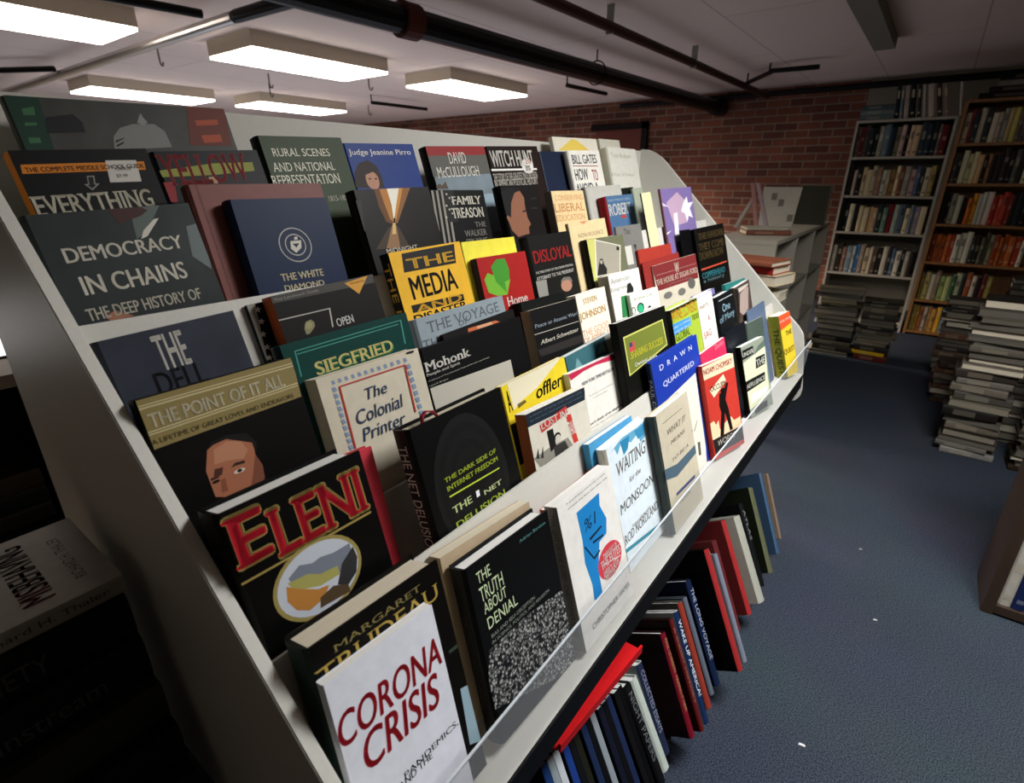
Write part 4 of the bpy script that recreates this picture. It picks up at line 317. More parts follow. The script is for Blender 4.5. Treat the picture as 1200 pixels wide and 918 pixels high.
["blank pale grey hardcover behind the solid red spine","hc",[-0.6589,1.2777,0.9656],[-0.0054,0.9998,0.0188],[-0.2756,-0.0196,0.9611],[194.3,225.2,18.0],"b7b4aa","b7b4aa","p1",[]],
["dark green-black book behind the blue one with a red spine","hc",[-0.6777,1.5179,0.9623],[-0.0095,0.9994,0.0331],[-0.2755,-0.0344,0.9607],[79.7,221.9,6.0],"232a24","232a24","p1",[]],
["pale green hardcover just left of the cream upright book","hc",[-0.6605,1.5599,0.9639],[-0.0096,0.9994,0.0335],[-0.2755,-0.0349,0.9607],[61.2,219.8,12.0],"a6ad98","a6ad98","p1",[]],
["narrow cream book standing between green and purple books","pb",[-0.5417,1.4355,0.8297],[-0.0096,0.9994,0.0335],[-0.2755,-0.0349,0.9607],[63.0,349.1,4.0],"ddd6a8","24211c","p1",[]],
["purple hardcover with white fireworks and a brown-pink spine","hc",[-0.534,1.534,0.8308],[0.0706,0.9973,0.0178],[-0.2755,0.0023,0.9613],[206.2,357.5,8.0],"7b6a9c","6c3e42","p1",[["p","b89ab0",[[25.7,39.3],[104.7,12.4],[153.8,39.3],[146.3,102.2],[56.3,107.9]]],["p","e9e2e6",[[136.8,44.8],[165.7,27.2],[169.4,46.3],[205.7,44.9],[175.9,62.6],[188.5,92.4],[160.5,84.1],[146.3,102.2],[137.5,76.2],[113.6,68.5]]],["p","e4dde2",[[62.3,71.5],[86.9,70.0],[75.9,153.1],[47.2,153.4]]],["p","e4dde2",[[0.3,122.1],[31.7,118.1],[0.3,127.8]]],["p","d5cdd8",[[0.3,40.0],[0.3,38.3],[41.5,52.1],[2.9,47.1]]]]],
["cream paperback with faint red sketch at the top of the middle tier","pb",[-0.5553,1.0244,0.8961],[-0.0053,0.9998,0.0186],[-0.2756,-0.0193,0.9611],[166.8,225.0,8.0],"dcc596","dcc596","p1",[["p","cf8a66",[[45.8,0.3],[84.6,0.3],[65.8,6.7]]],["t","8a7c64","NON-VIOLENCE",32.2,25.2,147.6,34.3]]],
["black workbook EVERYTHING with orange spine and a price sticker","pb",[-0.7224,0.1814,1.0347],[-0.0156,0.9984,0.0545],[-0.2752,-0.0567,0.9597],[131.8,200.8,22.0],"1d1c1c","cf7a1c","p1",[["p","cf7a1c",[[6.2,14.4],[124.2,14.9],[122.8,24.5],[4.5,23.6]]],["t","3a2a14","THE COMPLETE MIDDLE SCHOOL GUIDE",8.0,17.4,121.9,22.4,"bold"],["p","c9c5bb",[[84.4,12.6],[116.2,13.2],[113.0,37.7],[80.1,36.9]]],["t","33312e","1080620",90.9,20.2,106.8,24.2],["t","33312e","$9.49",89.2,28.2,100.9,32.2],["p","8d8a84",[[60.0,28.7],[67.3,28.6],[65.3,37.2],[69.2,37.4],[59.8,44.3],[54.3,37.2],[58.2,37.2]]],["p","1d1c1c",[[60.6,29.9],[65.8,29.7],[63.8,38.3],[66.0,38.4],[60.3,42.5],[56.7,38.3],[59.0,38.2]]],["t","d8d2bb","EVERYTHING",0.9,46.6,117.2,67.6,"serif bold"]]],
["dark hardcover with tall red shadowed letters over a yellow landscape","hc",[-0.7224,0.317,1.0347],[-0.0144,0.9986,0.0503],[-0.2753,-0.0523,0.9599],[137.1,204.7,22.0],"171515","0e0d0d","p1",[["p","8a8f38",[[1.1,22.6],[70.9,16.0],[124.7,16.2],[123.4,27.7],[65.2,30.7],[1.8,30.3]]],["t","8d2428","YELLOW",2.2,3.8,114.7,41.7,"serif bold"],["p","8d2428",[[0.3,36.5],[13.2,36.5],[8.4,60.5],[0.3,60.5]]],["p","b0926a",[[57.2,33.0],[67.4,32.2],[66.6,41.7],[56.9,41.2]]]]],
["dark green hardcover RURAL SCENES AND NATIONAL REPRESENTATION","hc",[-0.7224,0.4572,1.0347],[-0.0096,0.9994,0.0336],[-0.2755,-0.035,0.9607],[143.3,231.4,22.0],"3a4a2c","1a2317","p1",[["t","e2dfcc","RURAL SCENES",15.7,17.1,113.4,28.4,"serif"],["t","e2dfcc","AND NATIONAL",9.0,37.1,115.1,49.5,"serif"],["t","e2dfcc","REPRESENTATION",1.1,54.6,118.2,69.3,"serif"],["t","b3b09e","1815-1850",85.8,87.8,125.6,96.1,"serif"]]],
["royal blue hardcover with a long-haired woman under white name lettering","hc",[-0.7223,0.6019,1.0341],[-0.0099,0.9994,0.0345],[-0.2755,-0.0358,0.9606],[153.1,228.9,20.0],"28428a","28428a","p1",[["t","e8e4da","Judge Jeanine Pirro",5.9,9.8,142.8,21.2,"serif"],["p","3a2a1f",[[0.3,70.1],[0.3,64.8],[5.6,46.6],[20.0,31.7],[39.7,26.8],[54.6,35.7],[60.2,51.6],[59.2,72.9]]],["p","b98a70",[[52.2,59.6],[52.0,62.7],[51.2,65.6],[49.9,68.3],[48.2,70.6],[46.1,72.5],[43.7,74.0],[41.1,74.9],[38.5,75.2],[35.8,74.9],[33.2,74.0],[30.8,72.5],[28.7,70.6],[27.0,68.3],[25.8,65.6],[25.0,62.7],[24.7,59.6],[25.0,56.6],[25.8,53.7],[27.0,51.0],[28.7,48.7],[30.8,46.7],[33.2,45.3],[35.8,44.4],[38.5,44.1],[41.1,44.4],[43.7,45.3],[46.1,46.7],[48.2,48.7],[49.9,51.0],[51.2,53.7],[52.0,56.6]]],["p","3a2a1f",[[26.1,50.6],[35.7,37.0],[57.3,41.0],[55.6,51.5],[43.8,45.9]]],["p","2a1a14",[[36.2,57.0],[36.2,57.3],[36.0,57.5],[35.8,57.8],[35.4,58.0],[35.0,58.2],[34.6,58.3],[34.0,58.4],[33.5,58.4],[33.0,58.4],[32.5,58.3],[32.0,58.2],[31.6,58.0],[31.3,57.8],[31.0,57.5],[30.9,57.3],[30.8,57.0],[30.9,56.8],[31.0,56.5],[31.3,56.3],[31.6,56.1],[32.0,55.9],[32.5,55.8],[33.0,55.7],[33.5,55.7],[34.0,55.7],[34.6,55.8],[35.0,55.9],[35.4,56.1],[35.8,56.3],[36.0,56.5],[36.2,56.8]]],["p","2a1a14",[[49.0,57.5],[48.9,57.7],[48.8,58.0],[48.5,58.2],[48.2,58.5],[47.8,58.6],[47.3,58.7],[46.8,58.8],[46.2,58.9],[45.7,58.8],[45.2,58.7],[44.7,58.6],[44.3,58.5],[43.9,58.2],[43.7,58.0],[43.5,57.7],[43.5,57.5],[43.5,57.2],[43.7,56.9],[43.9,56.7],[44.3,56.5],[44.7,56.3],[45.2,56.2],[45.7,56.1],[46.2,56.1],[46.8,56.1],[47.3,56.2],[47.8,56.3],[48.2,56.5],[48.5,56.7],[48.8,56.9],[48.9,57.2]]]]],
["grey hardcover with red top band and a misty skyline","hc",[-0.7224,0.7884,1.0347],[-0.0121,0.999,0.042],[-0.2754,-0.0437,0.9603],[174.2,231.6,22.0],"77848a~","17130f","p1",[["p","5b5b54",[[0.3,17.4],[173.9,17.4],[173.9,55.7],[0.3,55.7]]],["p","8f2a28",[[0.3,0.3],[173.9,0.3],[173.9,17.4],[0.3,17.4]]],["p","8fa3ad",[[0.3,95.8],[173.9,95.8],[173.9,174.2],[0.3,174.2]]],["t","d5d2c6","DAVID",55.0,11.9,106.3,33.0,"serif"],["t","d5d2c6","McCULLOUGH",13.1,38.7,138.3,58.1,"serif"],["p","5a4a3c",[[0.3,77.4],[0.3,72.8],[10.0,68.1],[17.2,72.4],[29.2,65.0],[32.6,79.2]]]]],
["dark brown hardcover WITCH HUNT with a round white sticker","hc",[-0.7224,0.9681,1.0347],[-0.0121,0.999,0.042],[-0.2754,-0.0437,0.9603],[194.6,239.4,22.0],"33241f","1d1513","p1",[["t","e9e6dc","WITCH HUNT",7.3,8.7,167.2,43.3,"bold"],["p","e9e6dc",[[0.3,46.5],[173.5,49.8],[172.8,53.7],[0.3,50.8]]],["t","cfcabd","THE STORY OF THE GREATEST MASS DELUSION",0.5,56.5,168.4,72.6,"bold"],["t","cfcabd","IN AMERICAN POLITICAL HISTORY",0.5,69.5,164.7,85.7,"bold"],["p","e4e0d6",[[160.8,44.0],[160.3,47.3],[159.0,50.5],[156.9,53.4],[154.0,56.0],[150.5,58.1],[146.5,59.7],[142.2,60.6],[137.7,61.0],[133.2,60.6],[128.8,59.7],[124.8,58.1],[121.3,56.0],[118.5,53.4],[116.3,50.5],[115.0,47.3],[114.6,44.0],[115.0,40.6],[116.3,37.5],[118.5,34.5],[121.3,31.9],[124.8,29.8],[128.8,28.3],[133.2,27.3],[137.7,27.0],[142.2,27.3],[146.5,28.3],[150.5,29.8],[154.0,31.9],[156.9,34.5],[159.0,37.5],[160.3,40.6]]],["t","a83a34","20",130.9,28.1,154.2,39.1],["t","3a332e","30%",126.3,42.2,147.2,54.8,"bold"]]],
["plain navy hardcover between the brown and white how-to books","hc",[-0.7464,1.2058,1.0314],[-0.0101,0.9993,0.0353],[-0.2755,-0.0367,0.9606],[140.8,241.5,10.0],"29344e","29344e","p1",[]],
["white hardcover HOW TO AVOID in dark and red capitals on the back row","hc",[-0.7221,1.3006,1.0336],[-0.0105,0.9993,0.0367],[-0.2754,-0.0381,0.9606],[168.9,244.6,18.0],"e6e2d6","e6e2d6","p1",[["t","3c4250","BILL GATES",11.6,10.6,145.1,34.2,"bold"],["p","9a4a48",[[7.7,37.7],[147.4,40.5],[146.4,42.8],[6.8,39.8]]],["t","3c4250","HOW",10.6,46.3,80.4,76.0,"bold"],["t","b93a3a","TO",103.5,50.3,134.0,79.8,"bold"],["t","3c4250","AVOID A",2.2,83.8,126.6,111.3,"bold"]]],
["cream book with a yellow shape rising above the white how-to book","pb",[-0.7601,1.296,1.0319],[-0.0073,0.9996,0.0256],[-0.2755,-0.0266,0.9609],[240.1,281.8,12.0],"ded8c6","ded8c6","p1",[["p","e0c45a",[[17.3,34.3],[102.0,2.5],[129.0,7.4],[185.5,32.3]]]]],
["off-white hardcover with faint grey lettering at the back row end","hc",[-0.7226,1.5128,1.0352],[-0.0007,1.0,0.0025],[-0.2756,-0.0026,0.9613],[190.5,261.2,24.0],"d6d4c6","bcbaa8","p1",[["t","a5a192","Tom Brokaw",17.4,15.9,147.6,28.3,"serif"],["t","a5a192","A Year of Dreams",0.5,71.8,151.0,81.3]]],
["torn-topped pale paper book behind the off-white hardcover","pb",[-0.7736,1.5766,1.0319],[-0.0042,0.9999,0.0147],[-0.2756,-0.0153,0.9611],[135.8,292.2,12.0],"c9c6b4","c9c6b4","p1",[]],
["large grey picture book with green and rust side panels at top left","hc",[-0.7481,0.1993,1.0336],[-0.0092,0.9994,0.0322],[-0.2755,-0.0335,0.9607],[237.6,259.8,18.0],"4a4b47~","4a4b47","p1",[["p","1c4434",[[0.3,0.3],[16.7,0.3],[30.8,0.5],[25.5,56.3],[0.3,56.5]]],["p","3c6a48",[[11.5,13.2],[23.2,10.3],[21.4,19.3],[11.0,19.8]]],["p","3c6a48",[[6.4,43.1],[16.8,42.8],[16.7,48.5],[6.2,49.1]]],["p","3c6a48",[[9.1,27.5],[19.5,27.1],[19.5,30.0],[8.5,30.9]]],["p","6e3324",[[187.5,0.3],[237.3,0.3],[237.3,2.5],[231.5,49.7],[175.3,48.9]]],["p","a34a2c",[[192.3,17.4],[223.3,14.7],[222.2,21.7],[192.6,24.1]]],["p","a34a2c",[[193.8,36.3],[220.5,34.3],[219.9,44.1],[194.5,45.9]]],["p","26262a",[[29.3,21.1],[56.8,16.3],[62.9,25.4],[62.3,36.0],[25.2,38.1]]],["p","7d7d78",[[89.1,40.1],[99.6,30.0],[115.3,25.0],[139.9,24.0],[149.6,32.2],[151.5,51.8],[84.5,56.1]]],["p","8a8a86",[[120.8,23.0],[128.6,11.4],[129.9,16.3],[133.1,22.5],[126.9,26.0]]],["p","1d1d1d",[[89.6,45.0],[100.2,41.1],[99.7,42.3],[89.2,47.4]]],["p","1d1d1d",[[89.0,49.9],[98.6,45.6],[97.3,47.8],[88.8,52.4]]]]],
]

RACK = [
["thin dark case, first from the near end of the row under the shelf","pb",[-0.1792,0.4775,0.0779],[-0.8572,0.0,-0.515],[-0.51,0.1392,0.8488],[130.0,262.0,15.3],"0f1012","1d3f7a","p1",[]],
["thin dark case, second from the near end of the row under the shelf","pb",[-0.1818,0.4965,0.0763],[-0.8572,0.0,-0.515],[-0.51,0.1392,0.8488],[130.0,258.5,15.3],"0f1012","8c969a","p1",[]],
["thin dark case, third from the near end of the row under the shelf","pb",[-0.1843,0.5155,0.0748],[-0.8572,0.0,-0.515],[-0.51,0.1392,0.8488],[130.0,255.0,15.3],"0f1012","c2c8cc","p1",[]],
["thin dark case, fourth from the near end of the row under the shelf","pb",[-0.1792,0.5345,0.0779],[-0.8572,0.0,-0.515],[-0.51,0.1392,0.8488],[130.0,251.5,15.3],"0f1012","20408c","p1",[]],
["thin dark case, fifth from the near end of the row under the shelf","pb",[-0.1818,0.5535,0.0763],[-0.8572,0.0,-0.515],[-0.51,0.1392,0.8488],[130.0,248.0,15.3],"0f1012","1a1c22","p1",[]],
["thin dark case, sixth from the near end of the row under the shelf","pb",[-0.1843,0.5725,0.0748],[-0.8572,0.0,-0.515],[-0.51,0.1392,0.8488],[130.0,244.5,15.3],"0f1012","2a2a22","p1",[]],
["thin dark case, seventh from the near end of the row under the shelf","pb",[-0.1792,0.5915,0.0779],[-0.8572,0.0,-0.515],[-0.51,0.1392,0.8488],[130.0,241.0,15.3],"0f1012","23345a","p1",[]],
["thin dark case, eighth from the near end of the row under the shelf","pb",[-0.1818,0.6105,0.0763],[-0.8572,0.0,-0.515],[-0.51,0.1392,0.8488],[130.0,237.5,15.3],"0f1012","14161a","p1",[]],
["thin dark case, ninth from the near end of the row under the shelf","pb",[-0.1843,0.6295,0.0748],[-0.8572,0.0,-0.515],[-0.51,0.1392,0.8488],[130.0,234.0,15.3],"0f1012","8a9298","p1",[]],
["thin dark case, tenth from the near end of the row under the shelf","pb",[-0.1792,0.6485,0.0779],[-0.8572,0.0,-0.515],[-0.51,0.1392,0.8488],[130.0,230.5,15.3],"0f1012","1b2036","p1",[]],
["thin dark case, eleventh from the near end of the row under the shelf","pb",[-0.1818,0.6675,0.0763],[-0.8572,0.0,-0.515],[-0.51,0.1392,0.8488],[130.0,227.0,15.3],"0f1012","15151a","p1",[]],
["thin dark case, twelfth from the near end of the row under the shelf","pb",[-0.1843,0.6865,0.0748],[-0.8572,0.0,-0.515],[-0.51,0.1392,0.8488],[130.0,223.5,15.3],"0f1012","26345c","p1",[]],
["thin dark case, thirteenth from the near end of the row under the shelf","pb",[-0.1792,0.7055,0.0779],[-0.8572,0.0,-0.515],[-0.51,0.1392,0.8488],[130.0,220.0,15.3],"0f1012","1a1a1c","p1",[]],
["thin dark case, fourteenth from the near end of the row under the shelf","pb",[-0.1818,0.7245,0.0763],[-0.8572,0.0,-0.515],[-0.51,0.1392,0.8488],[130.0,216.5,15.3],"0f1012","101012","p1",[]],
["black book with faint grey spine type beside the thin dark cases","hc",[-0.18,0.756,0.0773],[-0.8572,0.0,-0.515],[-0.5122,0.1045,0.8525],[140.0,205.0,23.9],"141414","1b1c1e","p1",[["s","66686a","NIGHT PAPERS",16.4,155.79999999999998]]],
["thick white bound book leaning under the shelf next to a navy and white one","hc",[-0.1852,0.789,0.0742],[-0.8572,0.0,-0.515],[-0.5112,0.1219,0.8508],[120.0,192.0,24.8],"c4c8c0","b9c2b8","p1",[]],
["grey book with a navy spine panel leaning on dark red volumes","hc",[-0.1972,0.826,0.067],[-0.8572,0.0,-0.515],[-0.5056,0.1908,0.8414],[120.0,190.0,25.5],"b8bcba","2c3550","p1",[["s","8d93a8","COLLECTED ESSAYS",15.2,144.4]]],
["dark red hardcover with gold spine lettering under the shelf","hc",[-0.1638,0.876,0.0871],[-0.8572,0.0,-0.515],[-0.4991,0.247,0.8306],[150.0,218.0,19.4],"3a1219","7c1526","p1",[["s","b08a5a","PAUL LEVINSON  MAKING IT NEW",13.08,165.68]]],
["thin maroon hardcover against the navy title book under the shelf","hc",[-0.1509,0.893,0.0948],[-0.8572,0.0,-0.515],[-0.4975,0.2588,0.828],[160.0,235.0,12.6],"3c1a1a","6e1c1e","p1",[["s","a0685a","A SHORT HISTORY",18.799999999999997,178.6]]],
["navy book WAKE UP AMERICA in white spine lettering","hc",[-0.1483,0.918,0.0964],[-0.8572,0.0,-0.515],[-0.4961,0.2689,0.8256],[160.0,237.0,20.2],"c8c8c8","1c3560","p1",[["s","e6e8ee","WAKE UP AMERICA!",18.96,180.12]]],
["grey book with brick red spine under the shelf","hc",[-0.156,0.962,0.0918],[-0.8572,0.0,-0.515],[-0.4951,0.2756,0.824],[150.0,232.0,21.1],"5a5852","8c3428","p1",[]],
["grey-blue thin hardcover beside the brick red spine","hc",[-0.1629,1.003,0.0876],[-0.8572,0.0,-0.515],[-0.4965,0.2656,0.8264],[150.0,220.0,17.4],"4a5058","5d6470","p1",[]],
["dark navy hardcover with small white spine type","hc",[-0.1595,1.037,0.0897],[-0.8572,0.0,-0.515],[-0.4961,0.2689,0.8256],[160.0,242.0,24.1],"16203a","1c2c50","p1",[["s","a8b0c4","THE LONG VOYAGE",19.36,183.92]]],
["tall black hardcover with a bright red spine strip","hc",[-0.1252,1.09,0.1103],[-0.8572,0.0,-0.515],[-0.4925,0.2924,0.8197],[190.0,285.0,23.9],"0e0e10","9c2a2a","p1",[]],
["blue-grey hardcover right after the tall black and red book","hc",[-0.1235,1.118,0.1113],[-0.8572,0.0,-0.515],[-0.4898,0.309,0.8152],[170.0,256.0,17.1],"8a8c94","767c8a","p1",[]],
["cream pamphlet stack edge under the shelf","pb",[-0.1663,1.15,0.0856],[-0.8572,0.0,-0.515],[-0.4898,0.309,0.8152],[140.0,240.0,14.3],"b9ae94","c0b490","p2",[]],
["tan spined paperback after the cream pamphlet","pb",[-0.1646,1.18,0.0866],[-0.8572,0.0,-0.515],[-0.4898,0.309,0.8152],[140.0,235.0,14.3],"3a322c","a89f8c","p2",[]],
["faded dark red hardcover between tan paperback and bright red book","hc",[-0.1663,1.24,0.0856],[-0.8572,0.0,-0.515],[-0.4898,0.309,0.8152],[150.0,235.0,23.8],"6a2c2c","6a2a2c","p1",[]],
["bright red hardcover with a torn top edge","hc",[-0.1578,1.312,0.0907],[-0.8572,0.0,-0.515],[-0.4898,0.309,0.8152],[170.0,255.0,25.7],"6e2424","a02c2c","p1",[]],
["thick pale grey hardcover beside the bright red one","hc",[-0.1406,1.372,0.101],[-0.8572,0.0,-0.515],[-0.4898,0.309,0.8152],[160.0,238.0,41.8],"9a9a8e","a8a89a","p1",[]],
["black hardcover with silver spine flecks far along the lower row","hc",[-0.156,1.445,0.0918],[-0.8572,0.0,-0.515],[-0.4808,0.3584,0.8002],[160.0,240.0,23.3],"141414","1c1e22","p1",[["s","8a8a8a","ATLAS",19.2,108.0]]],
["olive hardcover with white jacket edge near the far end of the lower row","hc",[-0.1492,1.515,0.0959],[-0.8572,0.0,-0.515],[-0.4629,0.4384,0.7704],[170.0,255.0,29.7],"1c2014","5c5e44","p1",[]],
["slate blue hardcover in a clear jacket at the far end of the lower row","hc",[-0.1535,1.622,0.0933],[-0.8572,0.0,-0.515],[-0.446,0.5,0.7423],[170.0,258.0,19.1],"2e4258","3a5674","p1",[]],
["small brown book last in the row under the shelf","pb",[-0.1663,1.72,0.0856],[-0.8572,0.0,-0.515],[-0.4319,0.5446,0.7189],[150.0,220.0,16.8],"6a5a4a","8a7460","p2",[]],
]

# ------------------------------------------------------------------ room
Z0 = EYE
CEIL = EYE + 0.855; FARY = 6.5; XL, XR, YB = -9.5, 1.9, -1.6
struct(MB().box((XL - .1, YB - .1, -.1), (XR + .1, FARY + .1, 0)).build('floor', carpet_mat()))
struct(MB().box((XL - .1, YB - .1, CEIL), (XR + .1, FARY + .1, CEIL + .1)).build('ceiling', ceiling_mat()))
struct(MB().box((XL - .1, FARY, 0), (-0.73, FARY + .1, CEIL)).build('wall_far', brick_mat()))
PLAS = flat('8f8472', 0.9, vary=.08, scale=4)
struct(MB().box((-0.73, FARY - .03, 0), (XR + .1, FARY + .1, CEIL)).build('wall_far_plaster', PLAS))
struct(MB().box((XL - .1, YB - .1, 0), (XL, FARY, CEIL)).build('wall_left', PLAS))
struct(MB().box((XR, YB - .1, 0), (XR + .1, FARY, CEIL)).build('wall_right', PLAS))
struct(MB().box((XL, YB - .1, 0), (XR, YB, CEIL)).build('wall_back', PLAS))
struct(MB().box((XL, FARY - .02, 0), (-0.73, FARY, .1)).build('baseboard_far', flat('3a2f28', .6)))
o = struct(MB().box((-3.55, FARY - .03, .2), (-2.95, FARY, EYE + .55)).build('door_1', flat('6a3a32', .7)))
struct(MB().box((-2.95, FARY - .05, 0), (-2.88, FARY, EYE + .62)).box((-3.62, FARY - .05, EYE + .55), (-2.88, FARY, EYE + .62)).build('trim_1', flat('241d1a', .7)))

# ------------------------------------------------------------------ ceiling: fluorescent boxes, pipes, conduits
HOUS = flat('c9bca8', .6, vary=.04)
TUBE = glow('fff4ea', 9.0)
def troffer(x, y, label, power, col, hx=.27, hy=.545, group='ceiling light boxes'):
    t = thing('ceiling_light', label, 'light', (x, y, EYE + .76), group)
    h = .095
    MB().box((-hx, -hy, 0.004), (-hx + .02, hy, h)).box((hx - .02, -hy, 0.004), (hx, hy, h)).box((-hx + .02, -hy, 0.004), (hx - .02, -hy + .02, h)).box((-hx + .02, hy - .02, 0.004), (hx - .02, hy, h)).box((-hx + .02, -hy + .02, h - .01), (hx - .02, hy - .02, h)).build('housing', HOUS, t)
    MB().box((-hx + .004, -hy + .004, -.012), (hx - .004, hy - .004, .004)).build('diffuser', TUBE, t)
    area('lamp_light', (0, 0, -.018), (hx * 2, hy * 2), power, col).parent = t
    return t
troffer(-3.95, 0.98, 'bright box ceiling light cut off by the top left corner', LAMP_ROOM * .25, WARM)
troffer(-3.86, 2.66, 'wide bright box ceiling light right of the chrome pipe', LAMP_ROOM * .8, WARM)
troffer(-3.70, 4.28, 'smaller box ceiling light beside the thick black pipe', LAMP_ROOM, WARM)
troffer(-6.48, 2.62, 'low bright ceiling light just above the grey picture book', LAMP_ROOM, WARM)
troffer(-6.22, 4.06, 'thin bright ceiling light just above the green landscape book', LAMP_ROOM, WARM)
troffer(0.36, 1.34, 'cool white square ceiling light over the aisle', LAMP_AISLE, COOL, hx=.28, hy=.28)
def pipe(name, label, pts, r, m, cat='pipe'):
    t = thing(name, label, cat, pts[0]); o = Vector(pts[0])
    MB().tube([Vector(p) - o for p in pts], r).build('tube', m, t); return t, o
PIPEB = flat('1c1a19', .35); CHROME = flat('cfcac4', .28, metal=.85); RUST = flat('5a2c22', .6)
t, o = pipe('ceiling_pipe', 'thick black pipe running under the ceiling to the brick wall', [(-2.30, 0.6, EYE + .71), (-2.24, 2.2, EYE + .71), (-2.06, 6.4, EYE + .70)], .062, PIPEB)
for yy, xx in ((2.15, -2.242),): MB().tube([Vector((xx, yy - .05, EYE + .71)) - o, Vector((xx - .004 + .008, yy + .05, EYE + .71)) - o], .078, 16).build('coupling', RUST, t)
MB().tube([Vector((-2.066, 6.25, EYE + .70)) - o, Vector((-2.06, 6.45, EYE + .70)) - o], .08, 16).build('flange', PIPEB, t)
for yy, xx in ((3.9, -2.167),):
    MB().tube([Vector((xx + .075 * math.cos(a), yy, EYE + .71 + .075 * math.sin(a))) - o for a in [PI * 2 * i / 20 for i in range(21)]], .005, 6).tube([Vector((xx, yy, EYE + .785)) - o, Vector((xx, yy, CEIL)) - o], .005, 6).build('hanger_ring', PIPEB, t)
t, o = pipe('conduit', 'shiny steel conduit crossing the ceiling at upper left', [(-9.0, 1.68, EYE + .75), (-5.0, 1.70, EYE + .75), (-3.0, 1.70, EYE + .75)], .028, CHROME, 'pipe')
t, o = pipe('conduit', 'dark end of pipe joining the steel conduit to the black pipe', [(-2.98, 1.70, EYE + .75), (-2.40, 1.70, EYE + .74)], .03, PIPEB)
t, o = pipe('wall_conduit', 'thin dark conduit joining the steel conduit from above', [(-3.2, 1.0, EYE + .76), (-3.12, 1.60, EYE + .76)], .02, PIPEB)
t, o = pipe('wall_conduit', 'thin dark conduit along the ceiling at the far left edge', [(-6.4, 1.2, EYE + .78), (-5.6, 1.66, EYE + .78)], .02, PIPEB)
t, o = pipe('sprinkler_pipe', 'thin brown pipe hung on straps beside the thick black pipe', [(-1.62, 1.4, EYE + .75), (-1.58, 3.7, EYE + .75), (-1.55, 6.2, EYE + .75)], .026, flat('4a3028', .5))
for k, (xx, yy) in enumerate(((-1.60, 3.0), (-1.57, 4.2))): MB().box(Vector((xx - .02, yy - .004, EYE + .72)) - o, Vector((xx + .02, yy + .004, CEIL)) - o).build('strap', flat('8f9088', .5), t)
t, o = pipe('wall_pipe', 'dark pipe running along the top of the brick wall', [(-3.2, 6.38, EYE + .79), (1.8, 6.36, EYE + .79)], .028, flat('2a2320', .5))
struct(MB().box((-.56, 1.5, EYE + .79), (-.44, 4.75, CEIL)).build('trim_2', flat('7d7a70', .6)))
for lab, a, b in (('black strut under the ceiling near the middle light box', (-5.19, 4.36, EYE + .78), (-5.15, 5.16, EYE + .78)), ('short black strut left of the thick pipe end', (-2.88, 4.66, EYE + .78), (-2.84, 5.33, EYE + .78)),
                  ('slanted black strut above the brick wall', (-1.56, 5.5, EYE + .78), (-1.30, 5.2, EYE + .80)), ('long thin black strut near the grey ceiling channel', (-1.30, 5.15, EYE + .80), (-.94, 5.13, EYE + .79))):
    t, o = pipe('ceiling_strut', lab, [a, b], .018, PIPEB, 'strut')
    MB().tube([Vector(a) - o, Vector((a[0], a[1], CEIL)) - o], .007, 8).build('rod', PIPEB, t)
hk = [(-4.6, 2.0), (-4.9, 3.0), (-5.4, 3.3), (-4.3, 3.6), (-5.9, 4.9)]
for i, (x, y) in enumerate(hk):
    m = MB().tube([(0, 0, CEIL - EYE - .7), (0, 0, .07), (.012, 0, .045), (.035, 0, .04), (.05, 0, .06)], .006, 8)
    tag(m.build('ceiling_hook', flat('6a5a50', .5)), 'small wire hook, %s from the left, hanging from the pink ceiling' % ORD[4 - i], 'hook', 'ceiling hooks').location = (x, y, EYE + .7)

# ------------------------------------------------------------------ the tiered display
T16 = math.radians(16); CT, ST = math.cos(T16), math.sin(T16)
def nv(n, v): return (n * CT + v * ST, n * ST - v * CT + EYE)     # lean coordinates -> (x, z)
def vof(n, z): return (n * ST - z) / CT
disp = thing('book_display', 'long white tiered book display with sloping end panels and clear front lip', 'display', (-.56, 1.0, 0))
DO = Vector((-.56, 1.0, 0))
class DB(MB):
    def build(s, *a, **k):
        s.v = [tuple(Vector(v) - DO) for v in s.v]; return MB.build(s, *a, **k)
prof = [(-.885, -.705), (-.885, .085), (-.87, .097), (-.845, .095), (-.82, .085), (-.795, .07), (-.775, .053), (-.30, -.42), (-.272, -.446), (-.255, -.468), (-.246, -.50), (-.224, -.655), (-.226, -.68), (-.238, -.698), (-.258, -.705)]
prof = [(x, z + EYE) for x, z in prof]
for a, b in ((.1305, .1425), (1.916, 1.928)): DB().prism(prof, 'y', a, b).build('side_panel', WHITE, disp, bevel=.0012)
ya, yb = .1428, 1.9157
DB().box((-.884, ya, EYE - .70), (-.872, yb, EYE + .092)).build('back_panel', WHITE, disp)
DB().box((-.87, ya, EYE - .632), (-.232, yb, EYE - .6025)).build('bottom_shelf', WHITE, disp)
DB().box((-.2318, ya, EYE - .648), (-.2285, yb, EYE - .6035)).box((-.40, ya, EYE - .652), (-.232, yb, EYE - .633)).build('edge_trim', BLACK, disp)
def divider(n, vt, zb):
    vb = vof(n, zb); p = [nv(n, vt), nv(n, vb), nv(n - .004, vb), nv(n - .004, vt)]
    DB().prism(p, 'y', ya, yb).build('divider', WHITE, disp)
divider(-.455, .266, -.602); divider(-.540, .215, -.485); divider(-.628, -.047, -.372)
def tray(z, n0, n1):
    x0 = nv(n0, vof(n0, z))[0]; x1 = nv(n1, vof(n1, z))[0]
    DB().box((x0, ya, EYE + z - .006), (x1, yb, EYE + z)).build('tier_floor', WHITE, disp)
tray(-.485, -.540, -.4595); tray(-.372, -.628, -.5445)
DB().box((-.871, ya, EYE - .246), (nv(-.6325, vof(-.6325, -.24))[0], yb, EYE - .24)).build('tier_floor', WHITE, disp)
